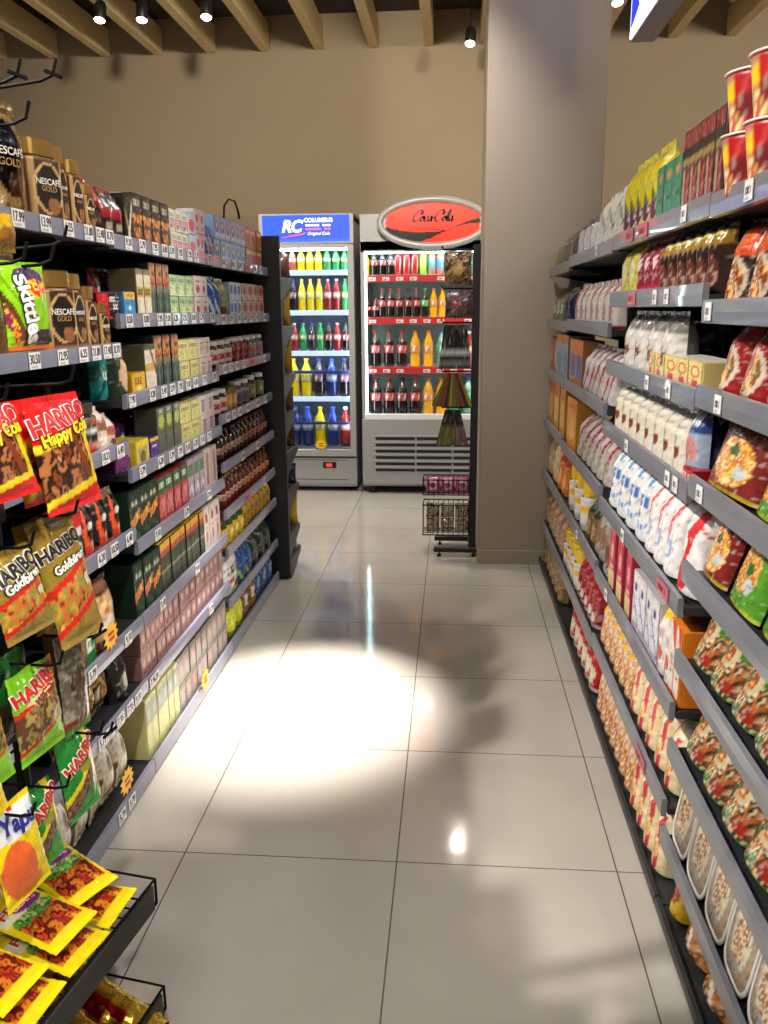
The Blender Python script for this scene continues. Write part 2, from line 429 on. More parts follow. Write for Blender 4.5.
def shelving(bay):
    X, y0, y1, lev, s = LV[bay]
    side = 'coffee and tea' if s > 0 else 'noodle and flour'
    desc = {'sachet': 'unseen black gondola shelving bay added behind the wire sweets stand', 'coffee': 'black gondola shelving bay holding the coffee jars behind the hanging sweets', 'tea': 'black gondola shelving bay holding the boxed teas, middle of its run',
            'sauce': 'black gondola shelving bay holding jars and sauce bottles next to the end panel', 'noodle': 'grey shelving bay holding noodle cups and noodle packets',
            'flour': 'grey shelving bay with yellow packs on top and flour bags lower down', 'rice': 'grey shelving bay with white bags on top and striped rice bags below',
            'corner': 'narrow grey shelving bay touching the square column'}[bay]
    t = thing('shelving_bay', desc, 'shelf', (X, y0, 0), 0, 'shelving on the coffee side' if s > 0 else 'shelving on the noodle side')
    Lb = y1-y0; bk = -s
    ro = R(90) if s > 0 else R(-90)
    p = MB(); p.box(min(bk*DEP, bk*(DEP+.02)), .002, .05, max(bk*DEP, bk*(DEP+.02)), Lb-.002, 1.75, M_BLACK); obj('back_panel', p, t)
    for yy in (.012, Lb-.012):
        p = MB(); p.box(min(bk*(DEP-.04), bk*DEP), yy-.012, 0, max(bk*(DEP-.04), bk*DEP), yy+.012, 1.75, M_BLACK); obj('upright', p, t)
    p = MB(); p.box(min(bk*.02, bk*(DEP+.02)), .002, 0, max(bk*.02, bk*(DEP+.02)), Lb-.002, .018, M_BLACK); obj('kick_plate', p, t)
    for i, z in enumerate(lev):
        sh = MB(); dz = z-(.018 if s > 0 else .024)
        sh.box(min(bk*.006, bk*DEP), .003, dz-.022, max(bk*.006, bk*DEP), Lb-.003, dz, M_DARK)
        for yy in (.006, Lb-.010):   # side brackets
            if i < len(lev)-1:
                sh.poly([(bk*(DEP-.02), yy, dz-.1), (bk*(DEP-.02), yy, dz-.02), (bk*.03, yy, dz-.02)], M_BLACK, '101010', (0, .004, 0))
        so = obj('shelf', sh, t)
        rl = MB(); e = s*.010; rh = .044 if s > 0 else .05
        zb = z-rh
        if i == len(lev)-1: zb = .006 if s > 0 else .03
        prof = [(0, z), (e, z-.002), (e*1.15, (z+zb)/2), (e, zb+.002), (0, zb), (-e*.3, zb+.004), (-e*.3, z-.004)]
        rl.poly([(a, .003, c) for a, c in prof], M_RAIL if s > 0 else M_DARK if i == len(lev)-1 else M_RAILR, '707078', (0, Lb-.006, 0))
        obj('price_rail', rl.mesh('price_rail', recalc=True), so)
        for tg in TAGPX.get((bay, i), []):
            yy = along(tg[0], X, z-.02)-y0
            if not (.02 < yy < Lb-.02): yy = max(.03, min(Lb-.03, yy))
            red = len(tg) > 2
            if tg[1] is None and s > 0 and not red: tg = (tg[0], ('8.40', '7.95', '6.20', '5.79', '9.10')[int(tg[0]) % 5])
            key = ('tag', red, s > 0, bool(tg[1]))
            if key not in TAGS: TAGS[key] = tag_mesh((.052 if tg[1] else .042)*(2.6 if red else 1), .038 if s > 0 else .036, tg[1], 'b8606a' if red else 'dededc', '5a1a1a' if red else '333336')
            to = obj('price_tag', TAGS[key], so, (e*1.2+s*.0008, yy, z-.041 if s > 0 else z-.043), ro)
            if tg[1]:
                kt = ('txt', tg[1])
                if kt not in TAGS:
                    bm = MB(); me = letters(tg[1], .024, INKM, bold=.0004)
                    me.transform(Matrix.Translation((0, -.0019, .021))); 
                    w = max(v.co.x for v in me.vertices)-min(v.co.x for v in me.vertices); me.transform(Matrix.Diagonal((min(1, .046/w), 1, 1.25, 1)) @ Matrix.Translation((0, 0, -.004)))
                    # tag and its writing are one mesh
                    src = TAGS[key].copy(); bb = bmesh.new(); bb.from_mesh(src); n0 = len(bb.faces); bb.from_mesh(me); bb.faces.ensure_lookup_table()
                    for f in bb.faces[n0:]: f.material_index = 1
                    bb.to_mesh(src); bb.free(); src.materials.append(INKM); TAGS[kt] = src
                to.data = TAGS[kt]
    return t
for bay in LV: shelving(bay)

ORD = ['first', 'second', 'third', 'fourth', 'fifth', 'sixth', 'seventh', 'eighth', 'ninth', 'tenth', 'eleventh', 'twelfth', 'thirteenth', 'fourteenth', 'fifteenth']
BAYN = {'sachet': 'unseen bay behind stand', 'coffee': 'coffee bay', 'tea': 'tea bay', 'sauce': 'sauce bay', 'noodle': 'noodle bay', 'flour': 'flour bay', 'rice': 'rice bay', 'corner': 'bay at column'}
USED = {}
def shelfname(bay, i):
    n = len(LV[bay][3])
    return 'top shelf' if i == 0 else 'bottom shelf' if i == n-1 else ORD[i]+' shelf down'

def place(name, kit, loc, rz, label, cat, group, tilt=0., kidlab=None):
    me, kids = kit[0], kit[1]
    o = obj(name, me, None, loc, rz, label=label, category=cat, group=group)
    if tilt: o.rotation_euler = (tilt, 0, rz)
    for k in kids or []:
        obj(k[0], k[1], o)
    USED[label] = USED.get(label, 0)+1
    return o

def row(bay, i, u0, u1, n, h, d, mk, name, desc, cat, group, tiers=1, inset=None, gap=.97, yaw=2., tilt=0., lift=0., tierh=None, step=0., turn=0., wf=1., deep=1, dstep=None):
    """n facings between photograph columns u0 and u1 of the shelf's front edge; mk(w, h, d) -> (mesh, parts)"""
    X, ya, yb, lev, s = LV[bay]
    if inset is None: inset = .012 if s > 0 else .011
    z = lev[i]-(.018 if s > 0 else .024)
    h += .006 if h > .1 and tiers == 1 else 0
    xf = X-s*inset
    if s < 0 and bay != 'noodle' and i >= 2 and h > .1:
        h = min(h*1.13, (lev[i-1]-.034)-z-.012)
        if i >= 3 and 'box' not in name: deep = max(deep, 2)
    if tilt == 0 and 'bag' in name and s < 0 and i >= 3: tilt = 5
    a, c = sorted((along(u0, xf, z), along(u1, xf, z)))
    a = max(a, ya+.014); c = min(c, yb-.014)
    p = (c-a)/n; w = p*gap*wf
    kit = mk(w, h, d)
    if not isinstance(kit, tuple): kit = (kit, [])
    if len(kit) > 1 and not isinstance(kit[1], list): kit = (kit[0], [])
    for k in range(n):
        for t in range(tiers*deep):
            dd, t = divmod(t, tiers); y = a+p*(k+.5)
            pos = (ORD[k]+' from near end' if n > 1 else '')
            tn = '' if tiers == 1 else ('lower ' if t == 0 else 'upper ' if t == tiers-1 else 'middle ')
            lab = f"{'rear ' if dd == 1 else 'rearmost ' if dd else ''}{tn}{desc}{', '+pos if pos else ', alone'}, {shelfname(bay, i)}, {BAYN[bay]}"
            jx = random.uniform(0, .005 if s > 0 else .002)+step*k
            rz = (R(90) if s > 0 else R(-90))+R(random.uniform(-yaw, yaw))
            place(name, kit, (X-s*(inset+d/2+jx+dd*(dstep or d*1.08)), y, z+.0008+lift+(d/2*math.sin(R(tilt))+.002 if tilt > 0 else 0)+t*(tierh or h+.0015)), rz+R(turn)*s, lab, cat, group, tilt=-R(tilt))

# ------------------------------------------------------------------ makers
def BX(a, side='777777', n=(16, 24), m=None, top=None): return lambda w, h, d: (carton(w, h, d, a, side, n, m, top), [])
def PO(a, back='777777', stand=True, n=(16, 22), m=None, seal=.07, wr=.06, seed=0): return lambda w, h, d: (pouch(w, h, d, a, back, n, m, seal, stand, seed or random.random()*30, wr)[0], [])
def JR(body, lid, lab=None, **k): return lambda w, h, d: jar(min(w, d)/2, h, body, lid, lab, **k)
def BT(body, cap, lab=None, **k): return lambda w, h, d: bottle(min(w, d)/2, h, body, cap, lab, **k)
def CN(a): return lambda w, h, d: can(w/2, h, a)

def R_(bay, i, u0, u1, n, h, d, mk, name, desc, cat, **k):
    row(bay, i, u0, u1, n, h, d, mk, name, desc, cat, f"{desc} facings, {shelfname(bay, i)}, {BAYN[bay]}", **k)

# ================= coffee side =================
# --- artwork
coffee_lab = art('3a2114', ('r', .375, 0, .405, 1, 'b08a54'), ('r', .595, 0, .625, 1, 'b08a54'), ('e', .5, .52, .112, .44, 'c9a468'), ('e', .5, .52, .098, .39, '120c0a'), ('e', .53, .24, .05, .14, '8a5a34'), ('r', 0, 0, 1, .05, '8a6440'), busy=.3)
def coffee_body(u, v):
    c = hx('2b160e'); 
    if v < .12: return hx('7a5332')
    t = noise.noise(Vector((u*70, v*50, 2)))
    return mix(c, hx('5a3722'), max(0, t)*.8) if v < .9 else hx('97703f')
NES = flat('white_print', 'e9e3d8', rough=.4)
GOLDINK = flat('gold_print', 'c49a55', rough=.35, metal=.5)
def nes_jar(w, h, d):
    me, kids = jar(w/2, h, coffee_body, M_GOLD, coffee_lab, p=4.5, lidh=.2, seg=44, labz=(.06, .76))
    r = w/2*1.02
    for txt, sz, z, mm in (('NESCAFÉ', .165*w, .50*h, NES), ('GOLD', .15*w, .42*h, GOLDINK)):
        t = letters(txt, sz, mm, bold=.0002, ext=.0006)
        for v in t.vertices: v.co.y -= r*(max(0, 1-abs(v.co.x/r)**4.5))**(1/4.5)-.0002; v.co.z += z
        kids.append(('lettering', t))
    return me, kids
def nes_pouch(w, h, d):
    a = art('9a7a50', ('d', 1, .5, .25, .38, 'd8c49a'), ('r', 0, 0, 1, .10, 'b08c58'), ('e', .52, .5, .36, .34, '120e1a'), ('o', .52, .5, .42, .40, 'c9a468'), ('e', .6, .28, .18, .1, '5b3520'), ('d', 1, -.4, .62, .68, '7a5c38'), ('r', 0, .93, 1, 1, 'a98a5a'))
    me, S = pouch(w, h, d, a, '8a6a42', (26, 36), M_FOIL, stand=True, seed=3)
    kids = []
    for txt, sz, z, mm in (('NESCAFÉ', .17*w, .55*h, NES), ('GOLD', .17*w, .46*h, GOLDINK)):
        t = letters(txt, sz, mm, bold=.0002, ext=.0006, shear=.1)
        for v in t.vertices: y = S(v.co.x, v.co.z+z); v.co.y += y-.0012; v.co.z += z
        kids.append(('lettering', t))
    return me, kids
# coffee bay
K = 'coffee'
R_(K, 0, 4, 36, 1, .255, .09, nes_pouch, 'coffee_pouch', 'gold and brown instant coffee pouch', 'coffee', yaw=1, turn=-16, inset=.02)
R_(K, 0, -34, -2, 1, .255, .09, nes_pouch, 'coffee_pouch', 'gold instant coffee pouch cut by photo edge', 'coffee', yaw=1, inset=.02)
R_(K, 0, 40, 64, 1, .195, .095, nes_jar, 'coffee_jar', 'largest gold-lidded square coffee jar', 'coffee', yaw=1, turn=-16, inset=.026)
R_(K, 0, 63, 75, 1, .19, .075, nes_jar, 'coffee_jar', 'gold-lidded coffee jar behind largest', 'coffee', yaw=1)
R_(K, 0, 75, 88, 1, .17, .075, nes_jar, 'coffee_jar', 'middle-sized gold-lidded coffee jar', 'coffee', yaw=1)
R_(K, 0, 88, 98, 1, .12, .06, nes_jar, 'coffee_jar', 'smallest gold-lidded coffee jar', 'coffee', yaw=1)
R_(K, 0, 99, 110, 2, .145, .08, PO(art('a01c22', ('r', 0, 0, 1, .5, '2a1412'), ('e', .5, .3, .3, .1, '5a4030'), ('r', 0, .9, 1, 1, 'c5343a')), '401818'), 'coffee_packet', 'red and brown coffee packet', 'coffee')
R_(K, 1, 14, 44, 1, .24, .09, nes_pouch, 'coffee_pouch', 'gold instant coffee pouch behind sweets', 'coffee', yaw=1)
R_(K, 1, 54, 77, 1, .20, .095, nes_jar, 'coffee_jar', 'tallest gold-lidded coffee jar', 'coffee', yaw=1, turn=-16, inset=.026)
R_(K, 1, 77, 91, 1, .195, .085, nes_jar, 'coffee_jar', 'tall slim gold-lidded coffee jar', 'coffee', yaw=1)
R_(K, 1, 91, 102, 1, .165, .07, nes_jar, 'coffee_jar', 'mid-height gold-lidded coffee jar', 'coffee', yaw=1)
R_(K, 1, 102, 112, 1, .12, .06, nes_jar, 'coffee_jar', 'low gold-lidded coffee jar', 'coffee', yaw=1)
cresc = art('1a1413', ('r', 0, .86, 1, 1, '6a5a48'), ('e', .5, .48, .34, .40, 'e0542c'), ('e', .60, .54, .29, .34, '17110f'), ('r', .36, .54, .92, .66, 'd9d4cc'), ('e', .62, .2, .2, .12, 'c8897a'), ('e', .35, .15, .18, .1, 'b53a2c'), ('r', 0, 0, 1, .06, '8a3a24'))
R_(K, 2, 52, 88, 1, .20, .10, BX(art('3a281c', ('r', .1, .5, .9, .6, '5a4430')), '2c1e16'), 'coffee_carton', 'large plain brown carton', 'coffee', inset=.2)
R_(K, 2, 74, 104, 2, .14, .085, JR('211410', '3a342c', cresc, p=3., lidh=.2, labz=(.05, .74)), 'coffee_jar', 'dark jar with orange crescent', 'coffee')
R_(K, 2, 104, 112, 1, .12, .08, PO(art('d8c8b0', ('r', .1, .5, .9, .75, '8a5a3c'), ('r', .1, .15, .9, .35, 'e8ded0')), 'b9a890'), 'coffee_packet', 'cream and brown coffee packet', 'coffee')
R_(K, 2, 112, 122, 1, .10, .08, PO(art('cbb8b0', ('r', .1, .4, .9, .65, 'b3574a'), ('e', .5, .2, .3, .1, '6a3a2c')), 'b9a890'), 'coffee_packet', 'pale pink coffee sachet pack', 'coffee')
R_(K, 3, 66, 86, 2, .135, .09, BX(art('c2201e', ('r', 0, 0, 1, .72, '1d1614'), ('r', .1, .58, .9, .72, 'd9d4cc'), ('e', .5, .3, .38, .14, 'd9d4cc'), ('e', .5, .3, .28, .08, '1d1614'), ('r', 0, 0, 1, .1, 'b02a20')), '7a1a18'), 'coffee_carton', 'black and red coffee carton', 'coffee')
R_(K, 3, 86, 127, 3, .145, .08, PO(cresc, '241a16', n=(18, 24)), 'coffee_packet', 'black coffee packet with orange crescent', 'coffee')
choc = art('c9a06c', ('r', 0, .78, 1, 1, '3b1a14'), ('r', .12, .82, .88, .92, '8a5a44'), ('e', .42, .58, .26, .12, 'e9c48c'), ('e', .42, .58, .1, .06, 'c97f4a'), ('e', .5, .34, .32, .14, 'e6dcd2'), ('r', 0, 0, 1, .14, '8a2a1c'), ('e', .3, .12, .15, .06, '3b1a14'))
R_(K, 4, 100, 124, 1, .19, .09, PO(choc, '8a6a44'), 'chocolate_packet', 'beige drinking chocolate pouch', 'chocolate')
R_(K, 4, 80, 99, 1, .11, .09, BX(art('7a5230', ('r', .5, 0, 1, 1, '1f7a42'), ('t', .55, .3, .95, .7, 3, 'e8e8e0'), ('r', 0, .92, 1, 1, '5a3a22')), '6a4628'), 'chocolate_carton', 'brown and green mug box', 'chocolate')
sweet = art(blot(['5a3a1e', 'b08a4c', 'd9b87a', '3a2214', 'e3cfa0'], 3.2, 4), ('r', .1, .55, .9, .7, '6b4424'))
R_(K, 5, 70, 122, 4, .175, .10, PO(sweet, '7a5a34', m=M_FOIL, stand=False, wr=.2), 'wrapped_sweets_bag', 'crumpled gold foil sweets bag', 'sweets', yaw=14, tilt=14)
R_(K, 5, 122, 134, 1, .15, .08, PO(art('1c1a1c', ('e', .5, .4, .3, .22, '4a4a40'), ('e', .5, .4, .16, .12, 'c8c0b0')), '1c1a1c'), 'coffee_packet', 'small black coffee packet', 'coffee')
nuts = art(blot(['a58c5c', 'd9cdb8', '5b4a38', 'c9b37c', '7a6a50'], 3, 8), ('e', .5, .52, .3, .28, 'd9d5cc'), ('e', .5, .55, .14, .12, '8a7a5c'), ('r', 0, .88, 1, 1, '9a6a7a'))
R_(K, 6, 72, 140, 5, .21, .09, PO(nuts, '8a7a5c', stand=False), 'sweets_bag', 'clear bag with round pale label', 'sweets', yaw=9, tilt=10)
R_(K, 6, 40, 71, 2, .15, .09, PO(art('dcd5cc', ('r', .45, .3, 1, .95, 'c8282c'), ('e', .2, .7, .07, .08, '2a1a18'), ('e', .25, .4, .07, .08, '2a1a18'), ('e', .1, .2, .06, .07, '2a1a18'), ('t', .5, .5, .95, .75, 4, 'f0e6e0')), 'c8282c', stand=False), 'sweets_bag', 'white spotted bag with red corner', 'sweets', yaw=6, tilt=12)
R_(K, 6, 14, 39, 1, .12, .10, PO(art(blot(['b08a3c', 'd9b86a', '7a5a24'], 6, 3)), '8a6a3c', stand=False), 'biscuit_bag', 'clear bag of golden biscuits', 'biscuits', tilt=14)

row('sachet', 0, -420, -45, 7, .22, .09, nes_pouch, 'coffee_pouch', 'gold coffee pouch', 'coffee', 'gold coffee pouches out of frame', yaw=2)
# tea bay
K = 'tea'
fruit = blot(['7a2a24', 'a8442e', 'd08a3c', '4a1c20', '2c3a22'], 4, 1)
gf = art('23291f', ('r', 0, .52, 1, .60, 'c9a227'), ('e', .5, .36, .42, .26, fruit), ('t', .15, .78, .85, .88, 5, 'b8b49a'), ('r', 0, 0, 1, .08, '1a3a26'))
R_(K, 0, 108, 128, 2, .14, .08, PO(art('8f1a20', ('r', 0, 0, 1, .45, '2a1412'), ('e', .5, .8, .45, .2, '241a1a'), ('r', .2, .2, .8, .32, 'a09080')), '401818'), 'coffee_packet', 'dark red pouch with black top', 'coffee')
R_(K, 0, 128, 135, 1, .14, .08, BX(art('17150f', ('d', 1, 1, .6, .75, 'c8a22a'), ('d', 1, -1, .1, .3, 'd8d4c4')), '17150f'), 'tea_box', 'black box with yellow slash', 'tea')
R_(K, 0, 135, 172, 4, .148, .07, BX(gf, '1c2019'), 'tea_box', 'dark fruit tea box', 'tea')
R_(K, 0, 172, 190, 3, .072, .07, BX(art('d8d8c8', ('r', .1, .1, .9, .6, blot(['8a5a9a', '5a8a4a', 'd87a9a', 'e8d8e0'], 4, 6)), ('t', .1, .7, .9, .85, 4, '4a6a4a')), 'c8d0b8'), 'tea_box', 'white flowered tea box', 'tea', tiers=2)
R_(K, 0, 190, 197, 1, .078, .07, BX(art('c0d4e4', ('e', .5, .4, .4, .3, 'e05a6a')), '9ab0c8'), 'tea_box', 'pale blue tea box', 'tea', tiers=2)
R_(K, 0, 197, 209, 2, .088, .07, BX(art('e6d8d4', ('e', .5, .62, .22, .18, 'c83a48'), ('r', .3, .1, .7, .25, 'd88a90')), 'd8c8c8'), 'tea_box', 'white and pink tea box', 'tea', tiers=2)
R_(K, 1, 109, 127, 1, .075, .10, BX(art('c41c20', ('r', .32, .12, .72, 1, '1c0f0d'), ('e', .52, .2, .2, .18, '1c0f0d'), ('t', .36, .7, .70, .85, 5, 'e8e2da'), ('t', .44, .38, .62, .58, 3, 'e8e2da'), ('e', .1, .15, .06, .08, 'e8c8b0')), 'a81a1c', n=(32, 20)), 'coffee_sachet_box', 'red box of coffee sachets', 'coffee', inset=.03, turn=-14, wf=1.15)
R_(K, 1, 99, 126, 3, .15, .05, PO(art('b03a38', ('r', .3, .3, .8, .9, 'd8ccc4'), ('t', .2, .8, .9, .9, 4, '7a2a24')), 'a03030'), 'coffee_packet', 'red and white packet behind', 'coffee', inset=.13)
R_(K, 1, 126, 137, 1, .08, .10, BX(art('2f86c4', ('r', 0, .74, 1, 1, 'e2b42a'), ('t', .2, .8, .8, .94, 4, '6a4a1a'), ('e', .5, .4, .14, .1, 'c8e0ee')), '2f76a4'), 'coffee_carton', 'blue carton with yellow top', 'coffee', inset=.01)
R_(K, 1, 127, 138, 2, .15, .05, PO(art('24463c', ('r', .2, .2, .8, .5, '4a9ab8'), ('r', .3, .7, .7, .9, 'b89a3a')), '24463c'), 'coffee_packet', 'dark green slim packet', 'coffee', inset=.13)
R_(K, 1, 139, 153, 2, .145, .09, BX(art('d8ccb0', ('r', 0, .42, 1, .66, 'd0a02a'), ('t', .1, .5, .9, .6, 5, '3a3a1a'), ('e', .6, .2, .3, .18, 'e8dcc4'), ('r', 0, .9, 1, 1, '7a6a50')), '6a5c40'), 'coffee_carton', 'cream carton with yellow band', 'coffee')
gft = art('2c3c30', ('r', .05, .55, .95, .98, fruit), ('r', 0, .5, 1, .55, '6a7a5c'), ('e', .45, .2, .12, .18, '5c7464'), ('r', 0, 0, 1, .05, '17241c'))
R_(K, 1, 153, 172, 3, .17, .07, BX(gft, '223026'), 'tea_box', 'tall dark green tea box', 'tea')
grn = art('a8c08a', ('r', .1, .1, .9, .55, blot(['7a9a4a', 'c8d8a0', 'e0e8c8'], 4, 2)), ('t', .1, .68, .9, .85, 4, '3a5a2a'), ('r', 0, 0, 1, .05, 'e8ecd8'))
R_(K, 1, 172, 196, 3, .072, .07, BX(grn, '9ab07c'), 'tea_box', 'light green tea box', 'tea', tiers=2)
R_(K, 1, 196, 212, 2, .075, .07, BX(art('e4d4d0', ('e', .5, .35, .26, .2, 'b83a48'), ('r', .2, .7, .8, .8, 'c88a8a')), 'd4c4c0'), 'tea_box', 'white box with red rose', 'tea', tiers=2)
R_(K, 2, 104, 122, 2, .20, .09, PO(art('1f8f94', ('d', 1, -1, .0, .12, '0f5a60'), ('d', 1, -1, .35, .6, '0c3c44'), ('t', .3, .3, .8, .42, 5, 'e0eee8')), '14585c', n=(20, 26)), 'coffee_packet', 'teal coffee pouch', 'coffee', inset=.05, turn=-14)
R_(K, 2, 123, 133, 1, .15, .08, PO(art('2c3a30', ('e', .5, .45, .34, .3, 'd8b48c'), ('r', 0, .88, 1, 1, '4a6a60')), '2c3a30'), 'coffee_packet', 'dark packet with beige oval', 'coffee')
R_(K, 2, 133, 147, 1, .07, .09, BX(art('dca818', ('t', .2, .5, .8, .8, 3, '7a5a10'), ('e', .5, .3, .2, .12, 'f0d88a'), ('r', 0, 0, 1, .06, 'a87a10')), 'b88a14'), 'coffee_sachet_box', 'yellow sachet box', 'coffee', inset=.01)
R_(K, 2, 133, 147, 2, .14, .05, PO(art('1a1f14', ('r', .1, .35, .9, .8, 'dca818'), ('e', .5, .9, .3, .06, '5a7a2a')), '2a2f1a'), 'coffee_packet', 'yellow packet behind sachet box', 'coffee', inset=.12)
R_(K, 2, 147, 158, 1, .145, .09, BX(art('d8ccb8', ('r', 0, .44, 1, .6, 'c8a030'), ('d', 1, 1, 1.35, 1.55, '8a4a3a'), ('r', 0, .9, 1, 1, '3a4a3a')), '54523e'), 'coffee_carton', 'ivory carton with ochre band', 'coffee')
R_(K, 2, 158, 181, 3, .17, .07, BX(gft, '223026'), 'tea_box', 'tall dark green tea box', 'tea')
yg = art('d4c884', ('r', .1, .1, .9, .5, blot(['d8a83a', 'a8b85a', 'e8dca0', 'c87a4a'], 4, 3)), ('t', .1, .65, .9, .82, 4, '5a6a2a'))
R_(K, 2, 181, 201, 2, .075, .07, BX(yg, 'c0b880'), 'tea_box', 'yellow-green tea box', 'tea', tiers=2)
R_(K, 2, 201, 216, 2, .075, .07, BX(art('e0d4c8', ('e', .5, .4, .3, .25, 'd0a08a'), ('r', .2, .7, .8, .8, 'b8746a')), 'd4c8c0'), 'tea_box', 'cream and pink tea box', 'tea', tiers=2)
R_(K, 3, 115, 138, 1, .07, .11, BX(art('6a3368', ('e', .72, .72, .16, .35, '1a1218'), ('t', .60, .62, .86, .82, 4, 'd8d4d8'), ('r', 0, 0, 1, .08, '4a2248')), '5a2a5c', n=(28, 14)), 'coffee_sachet_box', 'low purple sachet box', 'coffee', inset=.024, turn=-14)
R_(K, 3, 112, 140, 3, .125, .06, PO(art('5a2a6a', ('e', .5, .45, .3, .22, 'd8d0d8'), ('d', 1, 1, 1.2, 1.35, '9a4ab0'), ('r', .1, .1, .6, .2, '2a1230')), '3a1a44', stand=False), 'coffee_packet', 'purple and white sachet bag', 'coffee', inset=.12, yaw=8)
R_(K, 3, 138, 152, 1, .085, .10, BX(art('d8c040', ('r', .12, .1, .88, .78, 'b8a868'), ('e', .5, .4, .22, .25, '6a5a2a'), ('r', 0, .86, 1, 1, 'e2c42a')), 'c0a82a', n=(16, 14)), 'coffee_sachet_box', 'yellow sachet box', 'coffee', inset=.0)
R_(K, 3, 152, 160, 1, .08, .10, BX(art('4a2a7a', ('r', .2, .6, .8, .7, 'd0c8e0'), ('r', 0, .86, 1, 1, 'd8b83a')), '3a2060'), 'coffee_sachet_box', 'violet sachet box', 'coffee', inset=.0)
R_(K, 3, 139, 160, 3, .13, .05, PO(art('3c2a22', ('r', .2, .3, .8, .7, '6a5a3a'), ('e', .4, .8, .2, .1, 'c88a5a')), '2a1c18'), 'coffee_packet', 'brown packet behind sachet boxes', 'coffee', inset=.12)
R_(K, 3, 160, 183, 3, .155, .08, BX(art('5e6148', ('e', .5, .72, .36, .14, 'a8b84a'), ('r', .1, .1, .9, .5, '585a4c'), ('r', .3, .88, .7, .96, '9ab0b8')), '4a4c3c'), 'tea_box', 'olive grey tea box', 'tea')
R_(K, 3, 183, 202, 2, .073, .07, BX(yg, 'c0b880'), 'tea_box', 'yellow-green tea box', 'tea', tiers=2)
R_(K, 3, 202, 218, 2, .075, .07, BX(art('dcd0cc', ('e', .5, .4, .3, .3, 'a88a90'), ('r', .2, .7, .8, .82, 'a06870')), 'd0c4c0'), 'tea_box', 'white and mauve tea box', 'tea', tiers=2)
gor = art('1c3322', ('d', -.2, 1, .26, .44, 'd8902c'), ('d', -.2, 1, .31, .38, 'c0541f'), ('e', .7, .5, .1, .06, 'e0a83a'), ('t', .2, .72, .85, .84, 5, 'c8d0b8'), ('r', .1, .02, .9, .18, '2c4a30'))
R_(K, 4, 117, 161, 3, .158, .13, BX(gor, '16281b', n=(18, 20)), 'tea_box', 'green box with orange wave', 'tea', yaw=1)
R_(K, 4, 161, 190, 4, .15, .10, BX(art('a83a40', ('r', 0, .66, 1, 1, '2a5a34'), ('t', .15, .78, .85, .9, 4, 'd8dcc8'), ('r', .1, .1, .9, .55, blot(['b8484c', 'd07a74', '9a2a34'], 4, 3))), '8a2a30'), 'tea_box', 'red tea box with green top', 'tea', yaw=1)
R_(K, 4, 190, 207, 3, .155, .08, BX(art('a79aa8', ('r', .1, .6, .9, .9, '4a7a4a'), ('r', .15, .1, .85, .4, blot(['7a4a7a', 'd8d0d8', 'a86a8a'], 4, 2))), '8a7a90'), 'tea_box', 'mauve and green tea box', 'tea')
R_(K, 4, 207, 222, 2, .158, .08, BX(art('d8cac2', ('r', .3, .1, .7, .9, 'b07a74')), 'd0c4c0'), 'tea_box', 'tall cream and rose box', 'tea')
R_(K, 5, 118, 163, 3, .168, .13, BX(gor, '16281b', n=(18, 20)), 'tea_box', 'green box with orange wave', 'tea', yaw=1)
R_(K, 5, 163, 206, 9, .17, .08, BX(art('3b4030', ('r', 0, .86, 1, 1, 'dca82a'), ('r', 0, .74, 1, .86, 'b0503c'), ('r', .15, .1, .6, .6, '4c5040'), ('r', .0, .4, 1, .43, '9a9a88')), '2a2e22', top='dca82a'), 'tea_box', 'slim green box yellow-topped', 'tea', yaw=1)
R_(K, 5, 206, 224, 3, .168, .08, BX(art('dccfc6', ('e', .5, .75, .24, .12, 'a04a48'), ('e', .5, .3, .24, .14, 'b87a70'), ('r', .2, .5, .8, .55, 'c8a8a0')), 'd0c4bc'), 'tea_box', 'tall white box with roses', 'tea', yaw=1)
pk = art('9c7470', ('r', .06, .12, .94, .9, 'a8807a'), ('e', .5, .6, .3, .16, 'd0aaa2'), ('r', .2, .2, .8, .3, '7a4c4a'), ('e', .5, .34, .12, .08, 'c0605a'))
R_(K, 6, 135, 176, 7, .085, .10, BX(pk, '8a6460'), 'tea_box', 'dusty pink tea box', 'tea', tiers=2, yaw=1)
R_(K, 6, 176, 226, 10, .085, .10, BX(art('8f6a68', ('r', .1, .3, .9, .85, '9a7874'), ('e', .5, .6, .25, .18, 'c8a49e')), '7e5c5a'), 'tea_box', 'mauve tea box', 'tea', tiers=2, yaw=1)
R_(K, 7, 146, 181, 6, .205, .12, BX(art('c9c88a', ('r', .04, .55, .96, .93, '8f9c90'), ('e', .5, .74, .22, .1, 'aab8ac'), ('r', .0, .0, 1, .06, 'a8a86a')), 'd4d08a', top='d8d68a'), 'tea_box', 'pale yellow tea box', 'tea', yaw=1)
R_(K, 7, 181, 228, 9, .106, .10, BX(art('8c807c', ('r', .08, .12, .92, .9, '9a8f8a'), ('e', .5, .55, .24, .2, 'b88e88'), ('r', .1, .86, .9, .92, '6a6a5c')), '6f6662'), 'tea_box', 'grey-pink tea box', 'tea', tiers=2, yaw=1)

